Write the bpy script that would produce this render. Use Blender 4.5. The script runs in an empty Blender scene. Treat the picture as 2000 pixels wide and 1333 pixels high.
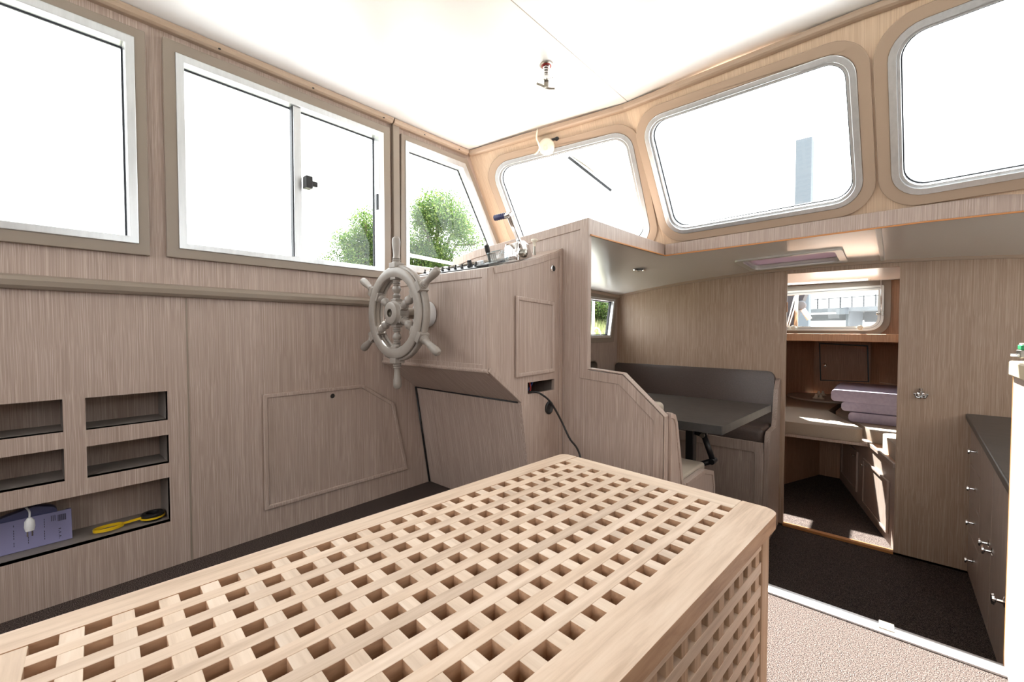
import bpy, bmesh, math, random
from mathutils import Vector, Matrix
from mathutils.geometry import tessellate_polygon
random.seed(4)
sc = bpy.context.scene
COL = sc.collection

# ------------------------------------------------------------------ camera
# world: +Y towards the bow, +X starboard, z = 0 wheelhouse floor
F = 833.0
FWD_X, HOR_Y = 1735.0, 643.0
TH = math.atan((FWD_X-1000)/F); PI_ = math.atan((666.5-HOR_Y)/F)
CAM = Vector((0, 0, .87))
VD = Vector((-math.sin(TH)*math.cos(PI_), math.cos(TH)*math.cos(PI_), -math.sin(PI_)))
VR = Vector((math.cos(TH), math.sin(TH), 0)); VU = VR.cross(VD)
cd = bpy.data.cameras.new('camera'); cam = bpy.data.objects.new('camera', cd); COL.objects.link(cam)
cd.sensor_width = 36; cd.lens = F/2000*36; cd.clip_start = .02; cd.clip_end = 500
cam.matrix_world = Matrix.Translation(CAM) @ Matrix((VR, VU, -VD)).transposed().to_4x4()
sc.camera = cam

# ------------------------------------------------------------------ light
sc.view_settings.view_transform = 'Standard'; sc.view_settings.look = 'None'
sc.view_settings.gamma = 1; sc.view_settings.use_curve_mapping = False
sc.view_settings.exposure = 1.2
w = bpy.data.worlds.new('sky'); sc.world = w; w.use_nodes = True
bg = w.node_tree.nodes['Background']
bg.inputs[0].default_value = (1.0, 1.0, 1.0, 1); bg.inputs[1].default_value = 2.6
sd = bpy.data.lights.new('sun', 'SUN'); sun = bpy.data.objects.new('sun', sd); COL.objects.link(sun)
SUN = Vector((-.68, 1.0, 1.7)).normalized()
sun.rotation_euler = SUN.to_track_quat('Z', 'Y').to_euler(); sd.energy = 21; sd.angle = .012
sd.color = (1, .965, .91)
sun.location = (0, 4, 9)
try:
    sc.cycles.use_denoising = True
    sc.cycles.max_bounces = 12; sc.cycles.diffuse_bounces = 7; sc.cycles.transparent_max_bounces = 12
    sc.cycles.caustics_reflective = False; sc.cycles.caustics_refractive = False
    sc.cycles.sample_clamp_indirect = 8
except Exception:
    pass

def portal(c, n, w_, h_):
    l = bpy.data.lights.new('window_portal', 'AREA'); l.shape = 'RECTANGLE'; l.size = w_; l.size_y = h_
    l.cycles.is_portal = True
    o = bpy.data.objects.new('window_portal', l); COL.objects.link(o); o.location = c
    n = Vector(n)
    z = -n.normalized(); up = Vector((0, 0, 1)) if abs(n.z) < .9 else Vector((0, 1, 0))
    x = up.cross(z).normalized(); y = z.cross(x)
    o.matrix_world = Matrix.Translation(Vector(c)) @ Matrix((x, y, z)).transposed().to_4x4()

# ------------------------------------------------------------------ helpers
def ray(px, py): return VD + VR*((px-1000)/F) + VU*((666.5-py)/F)
def at(px, py, ax, val):                      # the world point on a real plane
    d = ray(px, py); i = 'XYZ'.index(ax); return CAM + d*((val-CAM[i])/d[i])
def on(px, py, p0, n): d = ray(px, py); return CAM + d*((Vector(p0)-CAM).dot(n)/d.dot(n))

def link(name, me, mat, parent=None, bevel=0, seg=2, smooth=False):
    o = bpy.data.objects.new(name, me); COL.objects.link(o)
    for m in (mat if isinstance(mat, (list, tuple)) else [mat]): me.materials.append(m)
    if parent is not None: o.parent = parent
    if bevel:
        b = o.modifiers.new('bevel', 'BEVEL'); b.width = bevel; b.segments = seg; b.limit_method = 'ANGLE'
        b.angle_limit = math.radians(35); b.harden_normals = False
    if smooth:
        for p in me.polygons: p.use_smooth = True
    return o
def bm_link(name, bm, mat, parent=None, bevel=0, seg=2, smooth=False, recalc=True):
    if recalc: bmesh.ops.recalc_face_normals(bm, faces=bm.faces)
    me = bpy.data.meshes.new(name); bm.to_mesh(me); bm.free()
    return link(name, me, mat, parent, bevel, seg, smooth)
def tag(o, label=None, cat=None, group=None, kind=None):
    if label: o['label'] = label
    if cat: o['category'] = cat
    if group: o['group'] = group
    if kind: o['kind'] = kind
    return o
def empty(name, loc, label, cat, group=None, rz=0, kind=None):
    o = bpy.data.objects.new(name, None); COL.objects.link(o); o.location = loc; o.rotation_euler.z = rz
    o.empty_display_size = .05
    tag(o, label, cat, group, kind)
    return o
def world_parent(o, p):                       # keep world coordinates of the mesh
    o.parent = p; o.matrix_parent_inverse = (Matrix.Translation(p.location) @ Matrix.Rotation(p.rotation_euler.z, 4, 'Z')).inverted()
    return o
def mapper(ax):
    if ax == 'X': return lambda a, b, c: Vector((c, a, b))      # loops are (y, z)
    if ax == 'Y': return lambda a, b, c: Vector((a, c, b))      # loops are (x, z)
    return lambda a, b, c: Vector((a, b, c))                    # loops are (x, y)
def add_prism(bm, mp, outer, a, b, holes=()):
    loops = [list(outer)] + [list(h) for h in holes]
    tri = tessellate_polygon([[Vector((p[0], p[1], 0)) for p in l] for l in loops])
    flat = [p for l in loops for p in l]
    va = [bm.verts.new(mp(p[0], p[1], a)) for p in flat]; vb = [bm.verts.new(mp(p[0], p[1], b)) for p in flat]
    for t in tri:
        try:
            bm.faces.new([va[i] for i in t]); bm.faces.new([vb[i] for i in reversed(t)])
        except ValueError: pass
    k = 0
    for l in loops:
        n = len(l)
        for i in range(n):
            j = (i+1) % n
            try: bm.faces.new([va[k+i], va[k+j], vb[k+j], vb[k+i]])
            except ValueError: pass
        k += n
def dissolve(bm):
    bmesh.ops.recalc_face_normals(bm, faces=bm.faces)
    bmesh.ops.dissolve_limit(bm, angle_limit=.001, verts=bm.verts, edges=bm.edges)
def prism(name, ax, outer, a, b, mat, parent=None, holes=(), bevel=.0, seg=2, kind=None, smooth=False):
    bm = bmesh.new(); mp = ax if callable(ax) else mapper(ax)
    add_prism(bm, mp, outer, a, b, holes); bmesh.ops.recalc_face_normals(bm, faces=bm.faces)
    o = bm_link(name, bm, mat, None, bevel, seg, smooth)
    if parent is not None: world_parent(o, parent)
    if kind: o['kind'] = kind
    return o
def rect(x0, x1, z0, z1): return [(x0, z0), (x1, z0), (x1, z1), (x0, z1)]
def add_box(bm, x0, x1, y0, y1, z0, z1, M=None):
    vs = [Vector((x, y, z)) for x in (x0, x1) for y in (y0, y1) for z in (z0, z1)]
    if M: vs = [M @ v for v in vs]
    v = [bm.verts.new(p) for p in vs]
    for f in ((0,1,3,2), (4,6,7,5), (0,4,5,1), (2,3,7,6), (0,2,6,4), (1,5,7,3)): bm.faces.new([v[i] for i in f])
def box(name, x0, x1, y0, y1, z0, z1, mat, parent=None, bevel=.002, seg=2, M=None, smooth=False):
    bm = bmesh.new(); add_box(bm, x0, x1, y0, y1, z0, z1, M)
    o = bm_link(name, bm, mat, None, bevel, seg, smooth)
    if parent is not None: world_parent(o, parent)
    return o
def rnd(pts, r, n=7):                         # round the corners of a convex loop
    out = []; N = len(pts)
    for i in range(N):
        p = Vector(pts[i]); a = Vector(pts[i-1]); b = Vector(pts[(i+1) % N])
        rr = r[i] if isinstance(r, (list, tuple)) else r
        if rr <= 0: out.append((p.x, p.y)); continue
        da = (a-p).normalized(); db = (b-p).normalized()
        ang = da.angle(db); t = rr/math.tan(ang/2); s = p+da*t; e = p+db*t
        c = p+(da+db).normalized()*(rr/math.sin(ang/2))
        a0 = math.atan2(s.y-c.y, s.x-c.x); a1 = math.atan2(e.y-c.y, e.x-c.x)
        d = (a1-a0+math.pi) % (2*math.pi)-math.pi
        for k in range(n+1):
            q = a0+d*k/n; out.append((c.x+rr*math.cos(q), c.y+rr*math.sin(q)))
    return out
def off(pts, d):                              # offset outward (d > 0) a convex loop
    N = len(pts); A = sum(pts[i][0]*pts[(i+1) % N][1]-pts[(i+1) % N][0]*pts[i][1] for i in range(N))
    s = 1 if A > 0 else -1; L = []
    for i in range(N):
        a = Vector(pts[i]); b = Vector(pts[(i+1) % N]); t = (b-a).normalized(); n = Vector((t.y, -t.x))*s
        L.append((a+n*d, t))
    out = []
    for i in range(N):
        p, t = L[i-1]; q, u = L[i]
        den = t.x*u.y-t.y*u.x
        k = ((q-p).x*u.y-(q-p).y*u.x)/den; o = p+t*k; out.append((o.x, o.y))
    return out
def circ(cx, cy, r, n=24): return [(cx+r*math.cos(2*math.pi*i/n), cy+r*math.sin(2*math.pi*i/n)) for i in range(n)]
def add_sweep(bm, path, prof, closed=False, cap=True, up=None):
    """sweep a 2D loop along a polyline with mitred joints"""
    P = [Vector(p) for p in path]; N = len(P); rings = []
    u0 = None
    for i in range(N):
        if closed: a, b = (P[i]-P[i-1]).normalized(), (P[(i+1) % N]-P[i]).normalized()
        else:
            a = (P[i]-P[i-1]).normalized() if i else (P[1]-P[0]).normalized()
            b = (P[i+1]-P[i]).normalized() if i < N-1 else a
        t = (a+b).normalized()
        if up is not None: u = Vector(up)
        else:
            if u0 is None: u0 = Vector((0, 0, 1)) if abs(t.z) < .9 else Vector((1, 0, 0))
            u = u0
        s = t.cross(u).normalized(); u = s.cross(t).normalized(); u0 = u
        k = 1/max(.3, t.dot(a))
        fold = (b-a)
        ring = []
        for (x, y) in prof:
            v = s*x+u*y
            if fold.length > 1e-5:
                f = fold.normalized(); c = v.dot(f); v = v+f*(c*(k-1))
            ring.append(bm.verts.new(P[i]+v))
        rings.append(ring)
    m = len(prof)
    for i in range(N if closed else N-1):
        A, B = rings[i], rings[(i+1) % N]
        for j in range(m): bm.faces.new([A[j], A[(j+1) % m], B[(j+1) % m], B[j]])
    if cap and not closed: bm.faces.new(rings[0][::-1]); bm.faces.new(rings[-1])
def tube(name, path, r, mat, parent=None, n=10, closed=False, smooth=True, up=None):
    bm = bmesh.new(); add_sweep(bm, path, circ(0, 0, r, n), closed, up=up)
    o = bm_link(name, bm, mat, None, 0, 2, smooth)
    if parent is not None: world_parent(o, parent)
    return o
def sweep(name, path, prof, mat, parent=None, bevel=0, closed=False, up=None, smooth=False):
    bm = bmesh.new(); add_sweep(bm, path, prof, closed, up=up)
    o = bm_link(name, bm, mat, None, bevel, 2, smooth)
    if parent is not None: world_parent(o, parent)
    return o
def add_lathe(bm, prof, M, n=24):             # prof: (radius, height) along local z
    rings = []
    for (r, h) in prof:
        if r < 1e-5: rings.append([bm.verts.new(M @ Vector((0, 0, h)))])
        else: rings.append([bm.verts.new(M @ Vector((r*math.cos(2*math.pi*k/n), r*math.sin(2*math.pi*k/n), h))) for k in range(n)])
    for A, B in zip(rings, rings[1:]):
        if len(A) == 1 and len(B) == 1: continue
        for j in range(n):
            if len(A) == 1: bm.faces.new([A[0], B[(j+1) % n], B[j]])
            elif len(B) == 1: bm.faces.new([A[j], A[(j+1) % n], B[0]])
            else: bm.faces.new([A[j], A[(j+1) % n], B[(j+1) % n], B[j]])
    for R in (rings[0], rings[-1]):
        if len(R) > 1: bm.faces.new(R)
def lathe(name, prof, p, axis, mat, parent=None, n=24, smooth=True):
    M = Matrix.Translation(Vector(p)) @ Vector(axis).to_track_quat('Z', 'Y').to_matrix().to_4x4()
    bm = bmesh.new(); add_lathe(bm, prof, M, n)
    o = bm_link(name, bm, mat, None, 0, 2, smooth)
    if smooth:
        e = o.modifiers.new('edges', 'EDGE_SPLIT'); e.split_angle = math.radians(40)
    if parent is not None: world_parent(o, parent)
    return o
def bez(pts, n=8):                            # Catmull-Rom through points
    P = [Vector(p) for p in pts]; out = []
    for i in range(len(P)-1):
        a = P[max(0, i-1)]; b = P[i]; c = P[i+1]; d = P[min(len(P)-1, i+2)]
        for k in range(n):
            t = k/n
            out.append(.5*((2*b)+(c-a)*t+(2*a-5*b+4*c-d)*t*t+(3*b-a-3*c+d)*t**3))
    out.append(P[-1]); return out
def cushion(name, ax, loop, a, b, mat, parent=None, r=.022, puff=0):
    return prism(name, ax, loop, a, b, mat, parent, bevel=r, seg=4, smooth=True)

# ------------------------------------------------------------------ materials
def lin(r, g, b):
    f = lambda c: (c/255/12.92) if c/255 <= .04045 else ((c/255+.055)/1.055)**2.4
    return (f(r), f(g), f(b), 1)
def base(name, col, rough=.5, metal=0, spec=.5, coat=0):
    m = bpy.data.materials.new(name); m.use_nodes = True
    p = m.node_tree.nodes['Principled BSDF']
    p.inputs['Base Color'].default_value = col; p.inputs['Roughness'].default_value = rough
    p.inputs['Metallic'].default_value = metal; p.inputs['Specular IOR Level'].default_value = spec
    p.inputs['Coat Weight'].default_value = coat
    return m, m.node_tree, p
def node(nt, t, **kw):
    n = nt.nodes.new(t)
    for k, v in kw.items():
        if k in n.inputs: n.inputs[k].default_value = v
        else: setattr(n, k, v)
    return n
def ramp(nt, stops, src):
    r = nt.nodes.new('ShaderNodeValToRGB'); e = r.color_ramp.elements
    e[0].position, e[0].color = stops[0]; e[1].position, e[1].color = stops[-1]
    for s in stops[1:-1]: x = e.new(s[0]); x.color = s[1]
    nt.links.new(src, r.inputs[0]); return r
def noisy(name, stops, scale, vec=(1, 1, 1), rough=.5, coord='Position', detail=3, bump=0, metal=0, spec=.5, coat=0, bd=.001):
    m, nt, p = base(name, stops[0][1], rough, metal, spec, coat)
    if coord == 'Position': c = nt.nodes.new('ShaderNodeNewGeometry').outputs['Position']
    else: c = nt.nodes.new('ShaderNodeTexCoord').outputs[coord]
    mp = nt.nodes.new('ShaderNodeMapping'); mp.inputs['Scale'].default_value = vec
    nt.links.new(c, mp.inputs['Vector'])
    no = node(nt, 'ShaderNodeTexNoise', Scale=scale, Detail=detail, Roughness=.6)
    nt.links.new(mp.outputs[0], no.inputs['Vector'])
    r = ramp(nt, stops, no.outputs['Fac']); nt.links.new(r.outputs[0], p.inputs['Base Color'])
    if bump:
        b = node(nt, 'ShaderNodeBump', Strength=bump, Distance=bd); nt.links.new(no.outputs['Fac'], b.inputs['Height'])
        nt.links.new(b.outputs[0], p.inputs['Normal'])
    return m
def mixmul(nt, a, b, fac):
    x = nt.nodes.new('ShaderNodeMix'); x.data_type = 'RGBA'; x.blend_type = 'MULTIPLY'
    x.inputs[0].default_value = fac; nt.links.new(a, x.inputs[6]); nt.links.new(b, x.inputs[7]); return x.outputs[2]
def oak(name, lo, hi, streak, rough=.45, vec=(1, 1, .005)):
    """white-washed oak: fine light pores on a greyed ground, slow cathedral drift"""
    m, nt, p = base(name, lo, rough)
    g = nt.nodes.new('ShaderNodeNewGeometry').outputs['Position']
    mp = nt.nodes.new('ShaderNodeMapping'); mp.inputs['Scale'].default_value = vec; nt.links.new(g, mp.inputs['Vector'])
    wob = node(nt, 'ShaderNodeTexNoise', Scale=4.0, Detail=2)
    nt.links.new(g, wob.inputs['Vector'])
    ad = nt.nodes.new('ShaderNodeMix'); ad.data_type = 'VECTOR'; ad.blend_type = 'ADD' if hasattr(ad, 'blend_type') else 'MIX'
    vm = nt.nodes.new('ShaderNodeVectorMath'); vm.operation = 'SCALE'; vm.inputs['Scale'].default_value = .006
    nt.links.new(wob.outputs['Color'], vm.inputs[0])
    va = nt.nodes.new('ShaderNodeVectorMath'); va.operation = 'ADD'
    nt.links.new(mp.outputs[0], va.inputs[0]); nt.links.new(vm.outputs[0], va.inputs[1]); nt.nodes.remove(ad)
    n1 = node(nt, 'ShaderNodeTexNoise', Scale=560.0, Detail=2, Roughness=.5); nt.links.new(va.outputs[0], n1.inputs['Vector'])
    n2 = node(nt, 'ShaderNodeTexNoise', Scale=26.0, Detail=3, Roughness=.6); nt.links.new(va.outputs[0], n2.inputs['Vector'])
    r1 = ramp(nt, [(.32, lo), (.50, hi), (.68, streak)], n1.outputs['Fac'])
    r2 = ramp(nt, [(.3, (.955, .95, .945, 1)), (.7, (1.02, 1.02, 1.02, 1))], n2.outputs['Fac'])
    nt.links.new(mixmul(nt, r1.outputs[0], r2.outputs[0], 1), p.inputs['Base Color'])
    b = node(nt, 'ShaderNodeBump', Strength=.25, Distance=.0008); nt.links.new(n1.outputs['Fac'], b.inputs['Height'])
    nt.links.new(b.outputs[0], p.inputs['Normal'])
    return m
def teak(name, vec, a, b, c, rough=.55):
    m, nt, p = base(name, a, rough)
    tc = nt.nodes.new('ShaderNodeTexCoord').outputs['Object']
    gi = nt.nodes.new('ShaderNodeNewGeometry').outputs['Random Per Island']
    cm = nt.nodes.new('ShaderNodeCombineXYZ')
    mu = node(nt, 'ShaderNodeMath', operation='MULTIPLY'); mu.inputs[1].default_value = 37.0; nt.links.new(gi, mu.inputs[0])
    for k in range(3): nt.links.new(mu.outputs[0], cm.inputs[k])
    mp = nt.nodes.new('ShaderNodeMapping'); mp.inputs['Scale'].default_value = vec; nt.links.new(tc, mp.inputs['Vector'])
    va = nt.nodes.new('ShaderNodeVectorMath'); va.operation = 'ADD'; nt.links.new(mp.outputs[0], va.inputs[0]); nt.links.new(cm.outputs[0], va.inputs[1])
    n1 = node(nt, 'ShaderNodeTexNoise', Scale=1.0, Detail=5, Roughness=.65, Distortion=.4); nt.links.new(va.outputs[0], n1.inputs['Vector'])
    r1 = ramp(nt, [(.3, a), (.5, b), (.72, c)], n1.outputs['Fac'])
    r2 = ramp(nt, [(0, (.84, .82, .80, 1)), (.5, (1, .97, .93, 1)), (1, (1.04, 1.04, 1.04, 1))], gi)
    nt.links.new(mixmul(nt, r1.outputs[0], r2.outputs[0], 1), p.inputs['Base Color'])
    bp = node(nt, 'ShaderNodeBump', Strength=.15, Distance=.001); nt.links.new(n1.outputs['Fac'], bp.inputs['Height'])
    nt.links.new(bp.outputs[0], p.inputs['Normal'])
    return m
OC = (lin(157, 139, 128), lin(169, 151, 140), lin(192, 176, 167))
OAK = oak('whitewashed_oak', *OC)
OAKF = oak('whitewashed_oak_raked', *OC, vec=(1, .010, .005))
OAKW = oak('oak_windscreen_lit', lin(202, 176, 150), lin(212, 188, 162), lin(224, 202, 178), vec=(1, .010, .005))  # oak veneer lightened; strong windscreen light is put into the colour
OAKL = oak('oak_bulkhead_warm_light', lin(160, 134, 114), lin(172, 147, 126), lin(194, 172, 153))  # same oak veneer, warmed in colour for the light on the bulkhead
OAKD = oak('beech_veneer', lin(146, 108, 82), lin(166, 127, 99), lin(184, 146, 118))
TAUPE = base('taupe_paint', lin(142, 130, 118), .38)[0]
TAUPE2 = base('taupe_trim_lit', lin(174, 153, 134), .35)[0]  # taupe lightened towards peach, with the strong window light in its colour
CEIL = base('white_gloss_ceiling', lin(243, 243, 244), .28, spec=.5)[0]
CEIL2 = base('cream_cabin_ceiling', lin(243, 240, 236), .2, spec=.5)[0]
ALU = noisy('brushed_aluminium', [(.3, lin(206, 209, 212)), (.7, lin(218, 221, 224))], 60, (1, 1, .1), .32, metal=.75)
ALUW = base('white_aluminium', lin(216, 216, 212), .35, .3)[0]
STEEL = base('polished_chrome', (.86, .87, .88, 1), .08, 1)[0]
STEELD = base('dull_steel', lin(150, 146, 138), .3, 1)[0]
GASK = base('black_gasket', lin(48, 52, 60), .5)[0]
BLACK = base('black_plastic', lin(26, 26, 28), .4)[0]
CARPET = noisy('speckled_brown_carpet', [(.3, lin(26, 23, 23)), (.46, lin(50, 44, 43)), (.56, lin(96, 84, 79)), (.7, lin(134, 122, 117))], 430, rough=1, detail=2, bump=.8, spec=.05, bd=.004)
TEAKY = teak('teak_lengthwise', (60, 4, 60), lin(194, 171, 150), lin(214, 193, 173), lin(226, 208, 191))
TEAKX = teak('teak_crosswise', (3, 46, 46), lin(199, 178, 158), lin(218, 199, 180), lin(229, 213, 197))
TEAKSHADE = teak('teak_side_shade', (60, 8, 60), lin(158, 124, 98), lin(182, 147, 118), lin(198, 164, 135))  # same teak darkened: shade of holes and sides is in the colour
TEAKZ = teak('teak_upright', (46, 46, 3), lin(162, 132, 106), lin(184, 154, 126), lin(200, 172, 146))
LEATH = noisy('taupe_leather', [(.4, lin(82, 70, 65)), (.6, lin(92, 79, 74))], 220, rough=.36, bump=.12, bd=.0006)
FABR = noisy('beige_fabric', [(.4, lin(158, 146, 132)), (.6, lin(172, 160, 146))], 500, rough=.85, bump=.2)
MAUVE = noisy('mauve_satin_fabric', [(.35, lin(146, 136, 158)), (.65, lin(158, 147, 168))], 40, rough=.5, bump=.2, bd=.002)
LAMIN = noisy('dark_slate_laminate', [(.3, lin(50, 50, 51)), (.7, lin(70, 69, 69))], 9, (1, 4, 1), .34)
WHEELM = noisy('grey_painted_wood', [(.3, lin(138, 131, 124)), (.7, lin(152, 145, 138))], 14, rough=.42)
IVORY = base('ivory_plastic', lin(228, 222, 206), .4)[0]
WHITEP = base('white_plastic', lin(226, 228, 230), .4)[0]
YELL = base('yellow_rubber', lin(225, 185, 20), .45)[0]
RED = base('red_wire', lin(150, 30, 26), .5)[0]
BLUE = base('blue_wire', lin(44, 66, 130), .5)[0]
GREEN = base('green_plastic', lin(30, 130, 80), .35)[0]
BLIND = base('mauve_blind', lin(206, 190, 200), .6)[0]
_nt = BLIND.node_tree; _t = _nt.nodes.new('ShaderNodeBsdfTranslucent'); _t.inputs[0].default_value = lin(206, 188, 198)
_m = _nt.nodes.new('ShaderNodeMixShader'); _m.inputs[0].default_value = .12; _nt.links.new(_nt.nodes['Principled BSDF'].outputs[0], _m.inputs[1])
_nt.links.new(_t.outputs[0], _m.inputs[2]); _nt.links.new(_m.outputs[0], _nt.nodes['Material Output'].inputs[0])
ORANGE = base('bare_plywood_edge', lin(190, 128, 72), .55)[0]
PAPER = base('lavender_card', lin(132, 130, 168), .6)[0]
INK = base('dark_print', lin(52, 50, 66), .6)[0]
NICHE = base('grey_niche_lining', lin(134, 126, 121), .5)[0]
SEAMM = base('ceiling_joint', lin(172, 168, 164), .6)[0]
TEAL = base('teal_liquid_crystal', lin(70, 110, 120), .3)[0]
GRIPB = base('dark_blue_grip', lin(44, 48, 92), .5)[0]
CONC = noisy('pale_concrete', [(.3, lin(84, 88, 94)), (.7, lin(94, 99, 105))], 1.5, rough=.9)
CONCD = noisy('bridge_underside', [(.3, lin(66, 68, 72)), (.7, lin(76, 78, 82))], 1.5, rough=.9)
GRASS = noisy('meadow_grass', [(.3, lin(98, 98, 86)), (.5, lin(116, 116, 100)), (.7, lin(132, 132, 116))], 3, (1, 1, .4), 1, detail=6, spec=.05)
QUAY = noisy('pale_quay', [(.3, lin(160, 160, 158)), (.7, lin(176, 176, 174))], 2, rough=.95)
BARK = base('bark', lin(96, 82, 66), .9)[0]
def leafm(name, a, b, c):
    m, nt, p = base(name, a, .6, spec=.2)
    gi = nt.nodes.new('ShaderNodeNewGeometry').outputs['Random Per Island']
    r = ramp(nt, [(0, a), (.5, b), (1, c)], gi); nt.links.new(r.outputs[0], p.inputs['Base Color'])
    tr = nt.nodes.new('ShaderNodeBsdfTranslucent'); nt.links.new(r.outputs[0], tr.inputs[0])
    mx = nt.nodes.new('ShaderNodeMixShader'); mx.inputs[0].default_value = .4
    nt.links.new(p.outputs[0], mx.inputs[1]); nt.links.new(tr.outputs[0], mx.inputs[2])
    nt.links.new(mx.outputs[0], nt.nodes['Material Output'].inputs[0]); return m
LEAF = leafm('leaf', lin(44, 70, 34), lin(76, 102, 50), lin(112, 128, 66))
def glassm(name, tint=(1, 1, 1, 1), fac=.02):
    m = bpy.data.materials.new(name); m.use_nodes = True; nt = m.node_tree; nt.nodes.clear()
    out = nt.nodes.new('ShaderNodeOutputMaterial'); t = nt.nodes.new('ShaderNodeBsdfTransparent'); t.inputs[0].default_value = tint
    g = nt.nodes.new('ShaderNodeBsdfGlossy'); g.inputs['Roughness'].default_value = .0
    lw = nt.nodes.new('ShaderNodeLayerWeight'); lw.inputs['Blend'].default_value = .5
    pw = node(nt, 'ShaderNodeMath', operation='POWER'); pw.inputs[1].default_value = 5; nt.links.new(lw.outputs['Facing'], pw.inputs[0])
    fr = node(nt, 'ShaderNodeMath', operation='MULTIPLY_ADD'); fr.inputs[1].default_value = .6; fr.inputs[2].default_value = fac
    nt.links.new(pw.outputs[0], fr.inputs[0]); mx = nt.nodes.new('ShaderNodeMixShader')
    nt.links.new(fr.outputs[0], mx.inputs[0]); nt.links.new(t.outputs[0], mx.inputs[1]); nt.links.new(g.outputs[0], mx.inputs[2])
    nt.links.new(mx.outputs[0], out.inputs[0]); return m
GLASS = glassm('window_glass', (.96, .98, .98, 1))
CLEAR = glassm('clear_acrylic', (.86, .91, .93, 1), .14)

# ------------------------------------------------------------------ room dimensions
VH_ = (-1.45, -.12, 4.66, 4.90)
XP, XS = -1.95, 1.45                          # port and starboard wheelhouse walls
YA, YB = -1.7, 3.58                           # aft wall and forward bulkhead
ZL = -.55                                     # floor of the lower cabin
CX = -.27
def zc(x): return 2.09-.05*(x-CX)**2          # cambered wheelhouse roof
def zl(x, y): return 1.306-.05*(x-CX)**2+.03*(3.59-y)
def struct(o, label, cat): return tag(o, label, cat, kind='structure')

# ---- port wall with window openings and recesses
W1 = rect(-.60, .232, 1.185, 1.829); W2 = rect(.393, 1.177, 1.183, 1.833)
W3 = [(1.36, 1.213), (2.13, 1.213), (1.743, 1.833), (1.36, 1.833)]
NICHES = [(-.15, .066, .544, .648), (.117, .327, .541, .646), (-.15, .066, .387, .491), (.117, .328, .384, .487), (-.35, .328, .168, .331)]
AB = (2.17, 1.36)
def yfwd(z): return 1.81+(1.962-z)*.585
outer = [(YA, -.02), (1.74, -.02), (1.74, 1.10), (yfwd(1.10), 1.10), (1.80, 1.99), (YA, 1.99)]
holes = [off(W1, .02), off(W2, .02), off(W3, .02)] + [rect(*n) for n in NICHES]
wp = prism('wall_port', 'X', outer, XP, XP-.03, OAK, holes=holes)
struct(wp, 'port side wall of whitewashed oak veneer below and around the side windows', 'wall')
for (y0, y1, z0, z1) in NICHES:
    bm = bmesh.new(); d = .14; t = .004; x0, x1 = XP-.03-d, XP-.002
    add_box(bm, x0, x1, y0-t, y1+t, z0-t, z0); add_box(bm, x0, x1, y0-t, y1+t, z1, z1+t)
    add_box(bm, x0, x1, y0-t, y0, z0, z1); add_box(bm, x0, x1, y1, y1+t, z0, z1)
    world_parent(bm_link('niche_lining', bm, NICHE), wp)
    prism('niche_back', 'X', rect(y0-t, y1+t, z0-t, z1+t), x0, x0-.01, OAK, wp)
# seam in the veneer and thin stain line
box('veneer_joint', XP, XP+.0015, .386, .391, .0, .985, TAUPE, wp, 0)
# outer hull skin behind the recesses
hull = prism('wall_hull', 'X', [(YA, -1.0), (3.6, -1.0), (3.6, .70), (1.9, .70), (1.9, 1.0), (YA, 1.0)], XP-.22, XP-.24, WHITEP)
struct(hull, 'white outer hull side behind the port wall', 'wall')

# ---- window builder on the port wall
def side_window(idx, glass_loop, fr, label, slider=None):
    g = glass_loop
    T, A, B = fr                                # outer brown, outer alu loops given
    root = empty('window_%d' % idx, (XP, sum(p[0] for p in g)/len(g), min(p[1] for p in g)), label, 'window', kind='structure')
    prism('outer_trim', 'X', T, XP+.018, XP-.001, TAUPE, root, holes=[A], bevel=.002)
    prism('window_frame', 'X', off(A, .001), XP+.022, XP-.03, ALU, root, holes=[g], bevel=.0025)
    prism('gasket', 'X', off(g, .004), XP-.024, XP-.03, GASK, root, holes=[off(g, -.005)])
    prism('pane', 'X', off(g, .003), XP-.026, XP-.0275, GLASS, root)
    return root
side_window(1, W1, (rect(-.66, .286, 1.125, 1.890), rect(-.63, .256, 1.162, 1.857), None),
            'large fixed port side window nearest the camera', None)
w2 = side_window(2, W2, (rect(.333, 1.246, 1.128, 1.90), rect(.369, 1.207, 1.162, 1.860), None), 'port side sliding window with black latch')
prism('mullion', 'X', rect(.774, .806, 1.183, 1.833), XP+.012, XP-.02, ALU, w2, bevel=.002)
prism('gasket', 'X', rect(.770, .774, 1.183, 1.833), XP+.004, XP-.02, GASK, w2)
bm = bmesh.new(); add_box(bm, XP+.012, XP+.05, .808, .838, 1.484, 1.537); add_box(bm, XP+.03, XP+.044, .838, .862, 1.497, 1.52)
world_parent(bm_link('latch', bm, BLACK, None, .003), w2)
bm = bmesh.new(); add_box(bm, XP+.0, XP+.018, 1.170, 1.186, 1.47, 1.55)
lt = world_parent(bm_link('pull_handle', bm, GASK, None, .003), w2)
W3T = [(1.305, 1.128), (2.262, 1.128), (1.781, 1.898), (1.314, 1.896)]
W3A = [(1.338, 1.178), (2.192, 1.178), (1.762, 1.866), (1.338, 1.866)]
side_window(3, W3, (W3T, W3A, None), 'raked quarter window at the front of the port side')
# post between the windows
struct(prism('trim_1', 'X', rect(1.262, 1.300, 1.10, 1.93), XP+.022, XP-.001, TAUPE, bevel=.003), 'vertical taupe cover strip between the sliding and the quarter window', 'trim')
# hand rail along the wall
r_ = sweep('hand_rail', [(XP+.012, YA+.02, 1.022), (XP+.012, 1.19, 1.004)], [(-.014, -.022), (.006, -.022), (.014, -.012), (.016, .004), (.010, .016), (-.002, .022), (-.014, .022)], TAUPE, bevel=.002)
tag(r_, 'long rounded taupe rail along the port wall below the windows', 'rail')
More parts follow.
